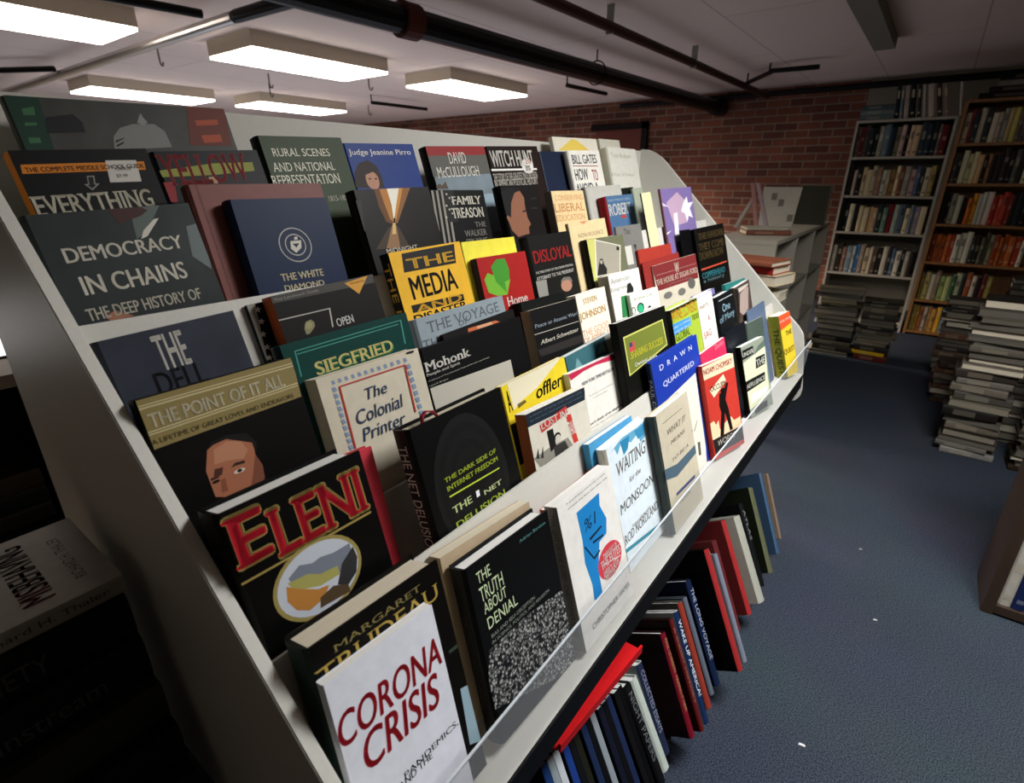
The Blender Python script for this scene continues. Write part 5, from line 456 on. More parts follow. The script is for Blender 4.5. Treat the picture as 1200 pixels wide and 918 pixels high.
DB().box((-.871, ya, EYE - .2398), (-.712, yb, EYE - .172)).build('riser', WHITE, disp)
lip = [(-.2345, EYE - .602), (-.2323, EYE - .602), (-.2265, EYE - .487), (-.2287, EYE - .487)]
DB().prism(lip, 'y', ya + .002, yb - .002).build('clear_lip', glass_mat(), disp)
DB().prism([(-.2287, EYE - .4868), (-.2265, EYE - .4868), (-.2263, EYE - .4845), (-.2289, EYE - .4845)], 'y', ya + .002, yb - .002).build('lip_edge', flat('c9cfd2', .3), disp)
DB().box((-.87, ya, 0.0), (-.44, yb, EYE - .654)).build('base_cabinet', flat('1d1c1c', .7), disp)
rs, rc = math.sin(math.radians(31)), math.cos(math.radians(31))
def rk(d, h): return (-.14 - rc * d - rs * h, EYE - 1.1 - rs * d + rc * h)
DB().prism([rk(.085, 0), rk(.17, 0), rk(.17, -.008), rk(.085, -.008)], 'y', .16, 1.80).build('slanted_rack', flat('202022', .6), disp)
for y in (.3, 1.0, 1.7): DB().prism([rk(.10, -.0085), rk(.165, -.0085), (rk(.165, 0)[0], 0.0), (rk(.165, 0)[0] + .03, 0.0)], 'y', y, y + .02).build('rack_bracket', flat('202022', .6), disp)

# ------------------------------------------------------------------ books
def cover_shape(W, H, T, hard):
    b = .0026 if hard else .0007
    bul = min(.0018, T * .1) if hard else .0
    out = [(W, 0.0), (b, 0.0)]
    for k in range(1, 6):
        a = k / 6; out.append((-bul * math.sin(PI * a) + (b if False else 0), T * a))
    out += [(b, T), (W, T)]
    inn = [(W, T - b), (b, T - b), (b, b), (W, b)]
    pts = out + inn
    v = [(x, y, 0) for x, y in pts] + [(x, y, H) for x, y in pts]; n = len(pts); m = len(out)
    # cap: quads between outline and inner outline (front board, spine, back board)
    f = []; mi = []
    ia, ib, ic, idd = m, m + 1, m + 2, m + 3       # (W,T-b),(b,T-b),(b,b),(W,b)
    caps = [(0, 1, ic, idd), tuple(range(1, m - 1)) + (ib, ic), (m - 2, m - 1, ia, ib)]
    for c in caps:
        f.append(c); mi.append(0); f.append(tuple(n + q for q in reversed(c))); mi.append(0)
    for i in range(n):
        j = (i + 1) % n
        f.append((i, n + i, n + j, j)); mi.append(1 if 1 <= i < m - 2 else 0)
    return v, f, mi
def page_shape(W, H, T, hard):
    b = .0028 if hard else .0009; e = .004 if hard else .0006
    return MB().box((b + .0003, b, e), (W - e, T - b, H - e))
def frame(loc, u, z):
    u = Vector(u).normalized(); z = (Vector(z) - Vector(z).dot(u) * u).normalized(); y = z.cross(u)
    return Matrix(((u.x, y.x, z.x, loc[0]), (u.y, y.y, z.y, loc[1]), (u.z, y.z, z.z, loc[2]), (0, 0, 0, 1)))
def norm_fix(me):
    bm = bmesh.new(); bm.from_mesh(me); bmesh.ops.recalc_face_normals(bm, faces=bm.faces); bm.to_mesh(me); bm.free()
def apart(V, F, MI):
    """printed shapes that stand far apart on a cover become meshes of their own"""
    root = list(range(len(V)))
    def find(i):
        while root[i] != i: root[i] = root[root[i]]; i = root[i]
        return i
    for f in F:
        for q in f[1:]: root[find(q)] = find(f[0])
    isl = {}
    for i in range(len(V)): isl.setdefault(find(i), []).append(i)
    box = []
    for k, ids in isl.items():
        lo = [min(V[i][a] for i in ids) for a in range(3)]; hi = [max(V[i][a] for i in ids) for a in range(3)]
        box.append((ids, lo, hi, max(hi[a] - lo[a] for a in range(3))))
    grp = list(range(len(box)))
    def top(i):
        while grp[i] != i: i = grp[i]
        return i
    for i in range(len(box)):
        for j in range(i):
            g = math.sqrt(sum(max(0, box[i][1][a] - box[j][2][a], box[j][1][a] - box[i][2][a]) ** 2 for a in range(3)))
            if g <= max(.018, .42 * max(box[i][3], box[j][3])): grp[top(i)] = top(j)
    out = {}
    for i in range(len(box)): out.setdefault(top(i), set()).update(box[i][0])
    res = []
    for ids in out.values():
        o = sorted(ids); new = {q: k for k, q in enumerate(o)}
        sel = [k for k, f in enumerate(F) if f[0] in ids]
        res.append(([V[q] for q in o], [tuple(new[q] for q in F[k]) for k in sel], [MI[k] for k in sel]))
    return res
def build_book(spec, cat='book', group=None):
    label, kind, loc, u, z, dims, bg, spine, pap, prints = spec
    W, H, T = [d / 1000 for d in dims]; hard = kind == 'hc'
    e = thing('hardcover_book' if hard else 'paperback_book', label, cat, group=group)
    e.matrix_world = frame(loc, u, z)
    v, f, mi = cover_shape(W, H, T, hard); me = mesh(v, f, mi); norm_fix(me)
    rg = .45 if hard else .5
    cov = link('cover', me, [flat(bg, rg), flat(spine, rg)], e)
    page_shape(W, H, T, hard).build('page_block', paper(pap), e)
    art = [p for p in prints if p[0] == 'p']; txt = [p for p in prints if p[0] == 't']; st = [p for p in prints if p[0] == 's' and p[2]]
    d = .000025
    if art:
        V, F, MI, ms = [], [], [], []
        for k, p in enumerate(art):
            y = -.0002 - d * k
            kk = len(V); V += [(x / 1000, y, H - w / 1000) for x, w in p[2]]; F.append(tuple(range(kk, len(V))))
            m = ink(p[1])
            if m not in ms: ms.append(m)
            MI.append(ms.index(m))
        for a_, b_, c_ in apart(V, F, MI): link('cover_art', mesh(a_, b_, c_), ms, cov)
    if txt:
        V, F, MI, ms = [], [], [], []
        for k, p in enumerate(txt):
            sty = p[7] if len(p) > 7 else ''
            y = -.00025 - d * len(art) - .000025 * k
            gv, gf, _ = GLYPH[(p[2], sty)]
            x0, t0, x1, t1 = [q / 1000 for q in p[3:7]]
            kk = len(V); V += [(x0 + a * (x1 - x0), y, H - (t1 + b * (t0 - t1))) for a, b in gv]
            F += [tuple(kk + i for i in q) for q in gf]
            m = ink(p[1])
            if m not in ms: ms.append(m)
            MI += [ms.index(m)] * len(gf)
        for a_, b_, c_ in apart(V, F, MI): link('lettering', mesh(a_, b_, c_), ms, cov)
    if st:
        p = st[0]; gv, gf, asp = GLYPH[(p[2], '')]
        bul = min(.0018, T * .1) if hard else 0
        a0, a1 = p[3] / 1000, p[4] / 1000
        hh = min(T * .62, (a1 - a0) / asp * 1.35)
        V = [(-bul - .0004, T / 2 + hh / 2 - b * hh, H - (a0 + a * (a1 - a0))) for a, b in gv]
        link('spine_lettering', mesh(V, [tuple(q) for q in gf]), ink(p[1]), cov)
    return e
need = set()
for b in BOOKS + RACK:
    for p in b[9]:
        if p[0] == 't': need.add((p[2], p[7] if len(p) > 7 else ''))
        if p[0] == 's' and p[2]: need.add((p[2], ''))
need |= {('MIS', 'bold'), ('BEHAVING', 'bold'), ('the making of economics', ''), ('RICHARD H. THALER', ''), ('THE SOCIETY', ''), ('of mainstream', ''), ('Richard H. Thaler', ''), ('STRUCTURE', '')}
glyphs(sorted(need))
for b in BOOKS: build_book(b, group='books facing out on the tiered display')
for b in RACK: build_book(b, group='books standing under the display shelf')
# red ribbon marker of the book with lime lettering
for o in list(COL.objects):
    if o.get('label', '').startswith('black hardcover THE NET DELUSION'):
        H = [b for b in BOOKS if b[0].startswith('black hardcover THE NET')][0][5][1] / 1000
        MB().prism([(.028, H - .004), (.030, H + .006), (.038, H + .010), (.048, H + .007), (.056, H - .0035), (.054, H - .0035), (.047, H + .005), (.038, H + .008), (.0315, H + .004), (.030, H - .004)], 'y', .006, .011).build('ribbon', ink('8a2030'), o)

# one-mesh books for shelves and stacks
def plain_mesh(W, H, T, hard, band):
    v, f, mi = cover_shape(W, H, T, hard)
    m = page_shape(W, H, T, hard); k = len(v)
    v = v + m.v; f = f + [tuple(k + i for i in q) for q in m.f]; mi = mi + [2] * len(m.f)
    me = mesh(v, f, mi); norm_fix(me)
    if band:
        bul = (min(.0018, T * .1) if hard else 0) + .0004
        bm = bmesh.new(); bm.from_mesh(me)
        for (z0, z1) in band:
            q = [bm.verts.new(p) for p in ((-bul, T * .22, H * z0), (-bul, T * .78, H * z0), (-bul, T * .78, H * z1), (-bul, T * .22, H * z1))]
            fc = bm.faces.new(q); fc.material_index = 3
        bm.to_mesh(me); bm.free()
    return me
def plain_book(M, W, H, T, cov, label, group, pap='p2', hard=True, bandcol='b8ad92', band=((.62, .86), (.12, .17))):
    me = plain_mesh(W, H, T, hard, band)
    o = link('book', me, [flat(cov, .55), flat(cov, .55), paper(pap), ink(bandcol)])
    o.matrix_world = M; LASTB.append(o)
    return tag(o, label, 'book', group)

rnd = random.Random(11)
SMALL = []; LASTB = []
def mixhex(a, b, k): return ''.join('%02x' % int(int(a[i:i + 2], 16) * (1 - k) + int(b[i:i + 2], 16) * k) for i in (0, 2, 4))
def row(x0, x1, yf, z, hmin, hmax, cols, where, lean=0.0, tmin=.02, tmax=.034, depth=.13, group='books', stop=None):
    """upright books, spines to the front (-Y), x growing to the right; every second gap random"""
    x = x0; i = 0
    while x < x1 - tmin and (stop is None or i < stop):
        c = cols[i % len(cols)]; T = rnd.uniform(tmin, tmax); H = rnd.uniform(hmin, hmax)
        a = lean if not callable(lean) else lean(i)
        need_x = T * math.cos(a) + (H * abs(math.sin(a)) if i == 0 and a < 0 else 0)
        if x + T > x1: break
        zd = Vector((math.sin(a), 0, math.cos(a)))
        # local y = -X side: origin at right bottom corner; x dir = +Y
        ox = x + T / math.cos(a); oz = z + .0008 + (T * math.sin(-a) if a < 0 else 0)
        M = frame((ox, yf + rnd.uniform(0, .012), oz), (0, 1, 0), tuple(zd))
        plain_book(M, depth, H, T, c, '%s book, %s from left %s' % (hue(c), ORD[i], where), group, rnd.choice(['p1', 'p2', 'p2']), bandcol=mixhex(c, rnd.choice(['b8ad92', '2a2622', 'c9c2b0']), .45), band=((lambda q: ((q, q + rnd.uniform(.1, .25)), (.1, .16)))(rnd.uniform(.45, .65))))
        SMALL.append((T * H, LASTB[-1]))
        x = ox + .0012; i += 1
    return x

# ------------------------------------------------------------------ white bookcase at the far end
def bookcase(label, x0, x1, yf, depth, zs, ztop, mat, t=.018, back=None):
    c = thing('bookcase', label, 'bookcase', ((x0 + x1) / 2, yf, 0)); O = Vector(c.location)
    def b(name, a, q, m=mat): MB().box(Vector(a) - O, Vector(q) - O).build(name, m, c, bevel=.001)
    b('side', (x0, yf, 0), (x0 + t, yf + depth, ztop)); b('side', (x1 - t, yf, 0), (x1, yf + depth, ztop))
    b('top', (x0 + t, yf, ztop - t), (x1 - t, yf + depth, ztop))
    for z in zs: b('shelf', (x0 + t, yf + .002, z - t), (x1 - t, yf + depth, z))
    b('back', (x0 + t, yf + depth - .006, .0), (x1 - t, yf + depth, ztop - t), back or mat)
    return c
CW = flat('a8a293', .6, vary=.06, scale=8)
WX0, WX1, WY = -.655, -.012, 5.44
wz = [EYE + q for q in (.165, -.125, -.41, -.745, -1.14)]
bookcase('tall white bookcase filled with books at the far end of the aisle', WX0, WX1, WY, .26, wz, EYE + .43, CW, back=flat('6e6a60', .7))
P = {'w1': '6e5c55 6b1f1f 4a4640 2a3236 23282b 8d8a7a 5c7078 2a3a44 74735f b59c90 2a2220 c7b090 c0a583 36424a 2c3a44 26323c'.split(),
     'w2': '2c2a24 c9b7a0 2a241e b9a782 bfae86 a69a80 8b6a58 b6c0ae a09068 8a6a44 d8c596 6e3f34 8a8878 a88e88 4a5a78 3c3a34 c0b49a a08a50 2a2620'.split(),
     'w3': '1e2622 24221e c9c0a2 22221f b6a67e b9aa86 cda770 a88a70 2a3c38 5e7a6a 7a1f28 8a9a8a 4a5a66 d6c69a 6e7a86 9a94a0 c9b99a'.split(),
     'w4': 'a09a88 3a342e 7a5a4a 6a7a80 9aa0a0 3a6a9a 8a7a68 b0a080 b5a890 5a4a3a 2e2a26 b9b09a 3a3a38 4a5a6a c0b8a4 30343a'.split(),
     'b1': 'c9b8a0 8a3a30 33404a b9ae98 3a3c3a c7c0a8 a89a88 9a9a90 b5a070 c9c060 6a5a50 5a5e60 a05030'.split(),
     'b2': '5a5a55 3a3a36 c9c6a0 b6b488 d0c496 caa070 2a2622 b08058 33302c 3a2e30 403838 2e2e2c'.split(),
     'b3': '2a2420 3a3230 8a8878 b8b8a0 24221f c4652a c98a2e b0b0a0 b6b4aa d8c8b8 a02a24 c84a3a b04030 8a3a30 2c2e2c 33363a'.split(),
     'b4': '8a3c1c b05a26 9a4a22 b8602c a03a22 c9c9b4 c4c4ae c9c6b0 3a3c34 2a2c28 5a5a44 4a4c3a 8a8a6a'.split(),
     'b5': '9a8a44 b9ad6a c9c2a2 7a6a58 8a9a5a a0a870 3a5a3a b0b890 2e3a3a 8a4a2a c4b4a0 2a2a28 6a2a2a'.split(),
     'b6': 'a08a3a 8a6a2a 9a5a2a b0a090 8a6a3a a87a3a d09a2a 7a8a90 4a5a60 6a4a3a'.split()}
G1 = 'books in the white bookcase'; G2 = 'books in the brown bookcase'
for k, (z, hm) in enumerate(((wz[0], .235), (wz[1], .225), (wz[2], .225), (wz[3], .235))):
    row(WX0 + .022, WX1 - .022, WY + .012, z, hm - .035, hm, P['w%d' % (k + 1)], 'on the %s shelf of the white bookcase' % ORD[k], tmin=.022, tmax=.04, group=G1)
# on top: a flat pile and a leaning run
def flat_book(x, y, z, L, W, T, col, rz, label, group, spine_front=True, pap='p2', hard=True, band=((.2, .6),)):
    """lies flat: long side L along the front, centre x, front edge y"""
    X = Vector((math.cos(rz), math.sin(rz), 0)); Y = Vector((-math.sin(rz), math.cos(rz), 0)); ctr = Vector((x, y, z))
    if spine_front: M = frame(ctr - X * L / 2, Y, X)
    else: M = frame(ctr + X * L / 2 + Y * W, -Y, -X)
    return plain_book(M, W, L, T, col, label, group, pap, hard, bandcol=mixhex(col, 'b8ad92', .3), band=band)
zt = EYE + .4305
for k, c in enumerate(('5a686a', '6a7878', '48565a')):
    flat_book(WX0 + .125, WY + .02, zt + k * .036, .22, .15, .035, c, rnd.uniform(-.05, .05), 'blue-grey book lying flat, %s from the bottom on top of the white bookcase' % ORD[k], G1)
xx = WX0 + .245
for k, (c, T) in enumerate((('2a343a', .022), ('6f7a80', .02), ('a3988e', .03), ('23282c', .03), ('3a3a3a', .02), ('b0a8a0', .018), ('b9a8a0', .035), ('4a3c38', .03), ('8a7468', .022), ('c0b2aa', .014))):
    a = -.10 - .02 * k; H = .225
    if k == 9: a = -.19
    zd = Vector((math.sin(a), 0, math.cos(a))); ox = xx + T / math.cos(a)
    plain_book(frame((ox, WY + .02, zt + T * math.sin(-a) + .0006), (0, 1, 0), tuple(zd)), .15, H, T, c, '%s leaning book, %s in the run on top of the white bookcase' % (hue(c), ORD[k]), G1)
    xx = ox + .004 + (.012 if k > 2 else .004) + (.045 if k == 8 else 0)
# ------------------------------------------------------------------ brown bookcase next to it
BX0, BX1 = .006, .95
bz = [EYE + q for q in (.245, -.03, -.32, -.607, -.907, -1.165)]
bookcase('tall brown wooden bookcase beside the white one', BX0, BX1, WY, .28, bz, EYE + .53, WOOD, t=.02)
for k, z in enumerate(bz):
    row(BX0 + .026, min(BX1, .62 if k < 4 else .5), WY + .02, z, .185, .235 if k != 5 else .215, P['b%d' % (k + 1)], 'on the %s shelf of the brown bookcase' % ORD[k], tmin=.02, tmax=.036, group=G2)
for k, (c, L, x) in enumerate((('23201e', .42, .28), ('2c2826', .36, .30), ('7a726a', .34, .33), ('1e1c1b', .40, .36))):
    flat_book(x, WY + .02, EYE + .531 + k * .037, L, .22, .036, c, 0, 'dark flat folder, %s from the bottom on top of the brown bookcase' % ORD[k], 'folders on the brown bookcase')

# ------------------------------------------------------------------ stacks on the floor
def stack(x, y, ztop, where, cols, L=(.20, .25), T=(.018, .045), W=(.13, .17), rz=0.0, z=.0, jx=.02, group='floor stacks of books', pap=.5, taper=0):
    i = 0; zz = z + .0006; items = []
    while zz < ztop:
        t = rnd.uniform(*T); l = rnd.uniform(*L); items.append((t, l)); zz += t + .0006
    zz = z + .0006; n = len(items)
    for i, (t, l) in enumerate(items):
        c = cols[i % len(cols)]; sf = rnd.random() > pap
        w_ = 'bottom' if i == 0 else 'top' if i == n - 1 else ORD[i] + ' from bottom'
        flat_book(x + rnd.uniform(-jx, jx), y + rnd.uniform(-.012, .012), zz, l, rnd.uniform(*W), t, c, rz + rnd.uniform(-.08, .08), '%s book, %s of %s' % (hue(c), w_, where), group, sf, rnd.choice(['p2', 'p3_shade', 'p4_shade', 'p4_shade']))
        zz += t + .0006
DK = '3a342c 6a6250 4a3a30 8a8068 2c2a28 5a5244 7a6a58 38332e'.split()
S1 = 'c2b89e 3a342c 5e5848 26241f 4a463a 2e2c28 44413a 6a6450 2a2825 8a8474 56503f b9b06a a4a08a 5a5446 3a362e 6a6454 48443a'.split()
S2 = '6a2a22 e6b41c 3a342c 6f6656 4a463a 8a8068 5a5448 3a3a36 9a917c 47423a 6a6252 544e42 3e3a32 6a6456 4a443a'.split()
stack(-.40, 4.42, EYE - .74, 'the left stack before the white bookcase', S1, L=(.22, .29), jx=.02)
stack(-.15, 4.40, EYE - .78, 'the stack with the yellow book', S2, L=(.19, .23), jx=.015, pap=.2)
P1 = '85817a 6a655c 52493e 382d24 6e6456 585248 2c2924 78735f 504c44 6a6256 6e685e 443c33 746c60 554e43 40382f 625b4e'.split()  # covers darkened: shade of the far corner put into their colours
P2 = '3e301f 463d32 362f29 504b42 3c362c 5e594f 46423a 523422 5a554d 68635e 423c32 726c62 6c675e 50463a 403c32 766e5c'.split()  # same corner shade mixed into these cover colours
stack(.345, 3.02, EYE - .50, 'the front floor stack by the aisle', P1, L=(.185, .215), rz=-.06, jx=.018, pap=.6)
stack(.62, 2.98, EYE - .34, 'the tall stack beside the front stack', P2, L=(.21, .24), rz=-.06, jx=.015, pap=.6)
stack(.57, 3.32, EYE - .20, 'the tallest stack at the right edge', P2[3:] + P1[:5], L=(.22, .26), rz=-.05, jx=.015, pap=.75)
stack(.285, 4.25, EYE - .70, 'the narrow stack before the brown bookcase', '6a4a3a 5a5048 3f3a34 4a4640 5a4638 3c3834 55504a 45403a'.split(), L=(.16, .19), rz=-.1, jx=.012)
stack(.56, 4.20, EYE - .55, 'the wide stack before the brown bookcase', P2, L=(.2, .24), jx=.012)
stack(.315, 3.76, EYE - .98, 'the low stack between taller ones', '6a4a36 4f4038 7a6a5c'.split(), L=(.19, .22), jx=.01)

# ------------------------------------------------------------------ low white bookcase left of the aisle
LX0, LX1, LY0, LY1, LZ = -.86, -.555, 2.80, 4.36, EYE - .27
lc = thing('low_bookcase', 'low white open bookcase with a sloping pile of books and pictures on top', 'bookcase', ((LX0 + LX1) / 2, (LY0 + LY1) / 2, 0)); O = Vector(lc.location)
def lb(n, a, q, m=CW): MB().box(Vector(a) - O, Vector(q) - O).build(n, m, lc, bevel=.001)
lb('top', (LX0, LY0, LZ - .02), (LX1, LY1, LZ))
for y in (LY0, 3.30, 3.83, LY1 - .02): lb('upright', (LX0, y, 0), (LX1, y + .02, LZ - .0205))
for z in (.06, EYE - .84, EYE - .55):
    for a, q in ((LY0 + .0205, 3.2995), (3.3205, 3.8295), (3.8505, LY1 - .0205)): lb('shelf', (LX0 + .006, a, z - .018), (LX1 - .004, q, z))
lb('back', (LX0, LY0 + .02, 0.01), (LX0 + .005, LY1 - .02, LZ - .021), flat('5c584e', .7))
def row_x(y0, y1, xf, z, cols, where, n, group='books in the low white bookcase'):
    y = y0
    for i in range(n):
        T = rnd.uniform(.022, .04); H = rnd.uniform(.19, .235); c = cols[i % len(cols)]
        if y + T > y1: break
        plain_book(frame((xf, y, z + .0008), (-1, 0, 0), (0, 0, 1)), .14, H, T, c, '%s book, %s along %s' % (hue(c), ORD[i], where), group) if False else \
        plain_book(frame((xf, y + T, z + .0008), (-1, 0, 0), (0, 0, 1)), .14, H, T, c, '%s book, %s along %s' % (hue(c), ORD[i], where), group)
        y += T + .002
row_x(3.86, 4.2, LX1 - .03, EYE - .55, 'b5a890 5a2a26 3a3632 8a8070'.split(), 'the upper far compartment of the low case', 4)
row_x(3.335, 3.7, LX1 - .03, EYE - .55, 'a09880 4a443c c0b49a'.split(), 'the upper middle compartment of the low case', 3)
row_x(3.86, 4.2, LX1 - .03, EYE - .84, '5a1f20 6a2a28 3a2a26 8a8474 4a4a48'.split(), 'the middle far compartment of the low case', 5)
row_x(3.335, 3.7, LX1 - .03, EYE - .84, '3a302a 6a2422 2a2a2a'.split(), 'the central compartment of the low case', 3)
# things standing on it
t = thing('picture_board', 'pale grey picture board with small window marks standing on the low bookcase', 'picture', (-.76, 3.72, LZ + .0005), rz=.05)
a = MB(); a.hexa([(-.105, 0, 0), (.085, 0, 0), (.085, .02, 0), (-.105, .02, 0), (-.115, .05, .225), (.10, .05, .225), (.10, .068, .225), (-.115, .068, .225)]).build('board', flat('b9b6aa', .6), t)
for (x, z) in ((-.06, .15), (-.015, .115), (.05, .03)):
    q = MB(); yy = .05 * z / .225 - .002; q.hexa([(x, yy, z), (x + .03, yy, z), (x + .03, yy + .0015, z), (x, yy + .0015, z), (x, yy + .009, z + .04), (x + .03, yy + .009, z + .04), (x + .03, yy + .0105, z + .04), (x, yy + .0105, z + .04)]); q.build('window_mark', ink('77756a'), t)
t = thing('wooden_easel', 'small pinkish folding easel like a letter A on the low bookcase', 'easel', (-.86, 3.45, LZ + .0005))
MB().hexa([(.045, -.02, 0), (.065, -.02, 0), (.065, 0, 0), (.045, 0, 0), (-.02, 0, .25), (0, 0, .25), (0, .02, .25), (-.02, .02, .25)]).build('front_leg', flat('a87c78', .6), t)
MB().hexa([(-.085, 0.02, 0), (-.065, 0.02, 0), (-.065, .04, 0), (-.085, .04, 0), (-.002, 0.021, .18), (.018, 0.021, .18), (.018, .041, .18), (-.002, .041, .18)]).build('back_leg', flat('a9a49a', .6), t)
MB().hexa([(.09, .03, 0), (.11, .03, 0), (.11, .05, 0), (.09, .05, 0), (.0, .03, .25), (.02, .03, .25), (.02, .05, .25), (.0, .05, .25)]).build('side_leg', flat('b5a2a6', .6), t)
t = thing('dark_picture_frame', 'dark green-grey framed panel leaning behind the pale picture board', 'picture', (-.63, 3.98, LZ + .0005))
MB().box((-.08, 0, 0), (.09, .02, .23)).build('panel', flat('45463a', .6), t); MB().box((-.085, -.004, 0), (-.08, .024, .235)).box((.09, -.004, 0), (.095, .024, .235)).box((-.08, -.004, .23), (.09, .024, .235)).build('frame', flat('6a6654', .6), t)
for k, (c, x, y, L, T) in enumerate((('7a4a3a', -.66, 3.08, .22, .022), ('a8a392', -.67, 3.09, .20, .012))):
    flat_book(x, y, LZ + .0006 + (0 if k == 0 else .0226), L, .15, T, c, .5, '%s book lying flat on the low bookcase before the easel' % hue(c), 'books lying on the low bookcase')
# small table with a messy pile, nearer the display
tt = thing('side_table', 'small pale side table carrying a messy pile of books behind the display', 'table', (-.62, 2.42, 0))
MB().box((-.24, -.26, .50), (.20, .26, .52)).build('tabletop', CW, tt)
for x in (-.21, .15):
    for y in (-.23, .21): MB().box((x, y, 0), (x + .03, y + .03, .4998)).build('leg', CW, tt)
PL = [('8a2a28', .25, .04), ('4a463c', .26, .03), ('b9b2a0', .23, .03), ('8a8474', .22, .035), ('2a2828', .25, .03), ('c8c2b4', .22, .03), ('24242a', .24, .03), ('b8b09c', .23, .035), ('9a9286', .22, .03), ('c9b996', .26, .04), ('a02c28', .25, .032), ('8a5038', .24, .02)]
zz = .5206
for k, (c, L, T) in enumerate(PL):
    flat_book(-.55 + rnd.uniform(-.03, .03), 2.26 + rnd.uniform(-.02, .02), zz, L, .16, T, c, rnd.uniform(-.25, .15), '%s book, %s from the bottom of the pile behind the display' % (hue(c), ORD[k]), 'pile on the side table', spine_front=k % 3 != 0)
    zz += T + .0006

# ------------------------------------------------------------------ brown case in the right foreground
RX0, RX1, RY = .372, 1.05, 1.835
rcz = [.035, .36, .70]
bookcase('brown wooden bookcase at the right edge in the foreground', RX0, RX1, RY, .20, rcz, 1.0, DWOOD, t=.028)
for k, z in enumerate(rcz[:2]):
    row(RX0 + .032, RX1 - .05, RY + .012, z, .20, .25, ('cfc8b8 26366a 1f2024 3a2422 c9bfa8 8a8474 2a3a4a' if k == 0 else '8a8a86 b0aca0 3a3a3a 5a4a3a').split(), 'on the %s shelf of the right front case' % ('lowest' if k == 0 else 'middle'), tmin=.02, tmax=.035, group='books in the right foreground bookcase', stop=9)

# ------------------------------------------------------------------ left foreground: dark stack on its own table
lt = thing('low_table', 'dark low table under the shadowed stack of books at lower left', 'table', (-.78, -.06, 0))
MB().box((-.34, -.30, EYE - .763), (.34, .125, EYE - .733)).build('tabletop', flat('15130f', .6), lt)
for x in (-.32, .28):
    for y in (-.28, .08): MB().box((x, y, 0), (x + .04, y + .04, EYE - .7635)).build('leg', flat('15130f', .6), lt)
def side_book(xs, y1, z, L, W, T, cov, label, spine=None, texts=(), kind='hc', art=()):
    """lies flat, spine facing the aisle (+X), its head end at y1"""
    # local z (up the cover) = -Y... reading direction along the spine runs from the far end to the near end
    u = (-1, 0, 0); zz_ = (0, 1, 0)
    e = thing('hardcover_book' if kind == 'hc' else 'paperback_book', label, 'book', group='shadowed stack of books at lower left')
    M = frame((xs, y1 - L, z), u, zz_); e.matrix_world = M
    v, f, mi = cover_shape(W, L, T, kind == 'hc'); me = mesh(v, f, mi); norm_fix(me)
    cov_o = link('cover', me, [flat(cov, .5), flat(spine or cov, .5)], e)
    page_shape(W, L, T, kind == 'hc').build('page_block', paper('p2'), e)
    return e, cov_o
def text_on(cov, name, t, sty, col, f):
    gv, gf, _ = GLYPH[(t, sty)]; link(name, mesh([f(a, b) for a, b in gv], [tuple(q) for q in gf]), ink(col), cov)
zb = EYE - .7325
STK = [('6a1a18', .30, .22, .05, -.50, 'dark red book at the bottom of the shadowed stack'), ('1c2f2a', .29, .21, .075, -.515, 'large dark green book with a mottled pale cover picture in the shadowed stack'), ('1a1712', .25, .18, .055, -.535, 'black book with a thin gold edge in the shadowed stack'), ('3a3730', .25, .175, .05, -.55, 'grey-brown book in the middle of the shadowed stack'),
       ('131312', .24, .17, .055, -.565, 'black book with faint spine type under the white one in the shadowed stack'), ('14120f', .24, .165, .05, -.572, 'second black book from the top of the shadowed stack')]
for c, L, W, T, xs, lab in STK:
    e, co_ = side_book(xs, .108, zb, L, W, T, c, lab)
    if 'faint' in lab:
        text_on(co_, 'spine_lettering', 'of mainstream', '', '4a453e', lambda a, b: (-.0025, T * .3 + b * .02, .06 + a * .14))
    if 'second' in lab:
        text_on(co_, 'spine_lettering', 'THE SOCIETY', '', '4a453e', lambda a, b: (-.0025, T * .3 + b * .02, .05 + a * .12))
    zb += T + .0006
T = .020
e, co_ = side_book(-.578, .112, zb, .235, .165, T, '9c968c', 'grey-white book MISBEHAVING lying on top of the shadowed stack', '8c877c', kind='pb')  # cover greyed down, shade on the stack is put into its colour
text_on(co_, 'lettering', 'MIS', 'bold', '8a2a26', lambda a, b: (.020 + a * .032, T + .0004, .186 - b * .026))
text_on(co_, 'lettering', 'BEHAVING', 'bold', '2a2523', lambda a, b: (.054 + a * .092, T + .0004, .186 - b * .026))
text_on(co_, 'lettering', 'RICHARD H. THALER', '', '5a4440', lambda a, b: (.030 + a * .10, T + .0004, .214 - b * .010))
text_on(co_, 'lettering', 'the making of economics', '', '5a524c', lambda a, b: (.05 + a * .08, T + .0004, .148 - b * .008))
text_on(co_, 'spine_lettering', 'Richard H. Thaler', '', '4a443e', lambda a, b: (-.0006, T * .35 + b * T * .35, .115 + a * .105))
TOPZ = zb + T
# dark shelf unit further left with a ledge and books
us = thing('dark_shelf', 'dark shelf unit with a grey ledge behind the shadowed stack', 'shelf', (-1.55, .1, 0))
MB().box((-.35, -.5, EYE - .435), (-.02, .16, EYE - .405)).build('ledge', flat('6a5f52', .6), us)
MB().box((-.38, -.6, 0), (-.351, .24, EYE + .02)).build('back', BLACK, us)  # tall unseen back, added to keep a room lamp off the near stack
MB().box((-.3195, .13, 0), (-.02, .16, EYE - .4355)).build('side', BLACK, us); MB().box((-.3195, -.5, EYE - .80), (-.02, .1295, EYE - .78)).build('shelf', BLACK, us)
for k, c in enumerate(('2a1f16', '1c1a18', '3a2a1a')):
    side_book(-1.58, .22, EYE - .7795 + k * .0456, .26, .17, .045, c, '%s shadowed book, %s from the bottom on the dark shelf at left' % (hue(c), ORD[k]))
lp = thing('glare_stand_in', 'stand-in white glowing panel for the unidentified glare at the left edge beyond the display', 'light', (-1.75, .1, EYE - .404))  # invented glowing panel standing in for a bright spot of unknown source
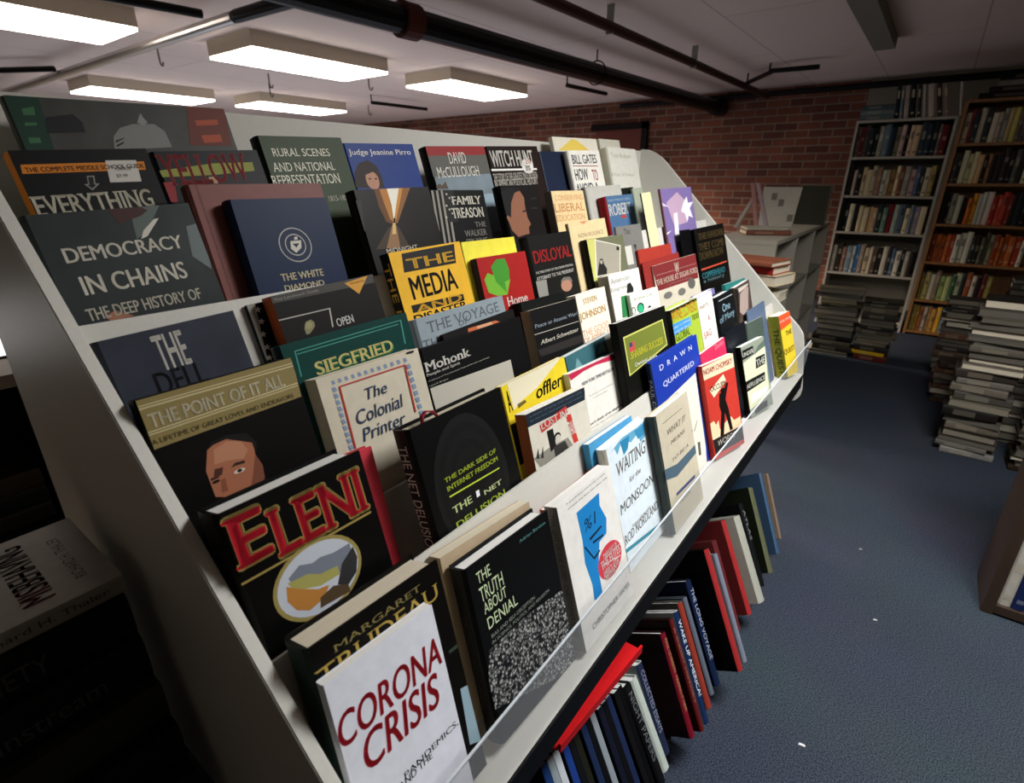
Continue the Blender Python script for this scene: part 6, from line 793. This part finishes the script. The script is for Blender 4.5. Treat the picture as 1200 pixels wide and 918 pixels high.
MB().box((0, -.4, 0.004), (.012, .158, .14)).build('panel', glow('ffffff', 1.1), lp); MB().box((-.01, -.4, 0), (.02, .158, .004)).build('foot', BLACK, lp)

# ------------------------------------------------------------------ red folder on the thin cases, litter on the carpet
t = thing('red_folder', 'bright red plastic folder lying across the thin dark cases under the shelf', 'folder', (-.31, .66, EYE - .85))
RED = flat('d31e22', .3)
MB().hexa([(-.07, -.19, .0), (.02, -.15, .0), (.045, .10, .01), (-.05, .10, .01), (-.07, -.19, .008), (.02, -.15, .008), (.045, .10, .018), (-.05, .10, .018)]).build('tray', RED, t, bevel=.0015)
MB().hexa([(.0205, -.15, .0), (.0245, -.15, .0), (.0495, .10, .01), (.0455, .10, .01), (.0205, -.15, .018), (.0245, -.15, .018), (.0495, .10, .028), (.0455, .10, .028)]).build('rim', RED, t)
MB().hexa([(-.03, .10, .012), (.005, .10, .012), (.0, .17, .022), (-.03, .17, .022), (-.03, .10, .016), (.005, .10, .016), (.0, .17, .026), (-.03, .17, .026)]).build('tab', RED, t)
for k, (x, y, s) in enumerate(((.02, 1.06, .014), (.12, 1.6, .010), (.05, 1.95, .008))):
    m = MB().hexa([(0, 0, 0), (s, .002, 0), (s * .9, s * .6, 0), (.001, s * .5, 0), (0, 0, .002), (s, .002, .003), (s * .9, s * .6, .002), (.001, s * .5, .002)])
    q = tag(m.build('paper_scrap', ink('d8d8d4')), 'tiny white paper scrap on the carpet, %s from the front' % ORD[k], 'litter', 'paper scraps on the carpet'); q.location = (x, y, .0005)

# ------------------------------------------------------------------ the thinnest far shelf books beyond the three hundred that show largest, as one object
SMALL.sort(key=lambda q: q[0])
few = [o for _, o in SMALL[:130] if o.name in COL.objects]
V, F, MI, ms_ = [], [], [], []
for o in few:
    k = len(V); V += [tuple(o.matrix_basis @ v.co) for v in o.data.vertices]
    idx = []
    for q in o.data.materials:
        if q not in ms_: ms_.append(q)
        idx.append(ms_.index(q))
    for p in o.data.polygons: F.append(tuple(k + i for i in p.vertices)); MI.append(idx[p.material_index])
o = link('thin_books', mesh(V, F, MI), ms_); o['kind'] = 'stuff'; o['label'] = 'thin books filling the gaps on the two tall far bookcases'; o['category'] = 'books'
for q in few:
    me = q.data; bpy.data.objects.remove(q); bpy.data.meshes.remove(me)
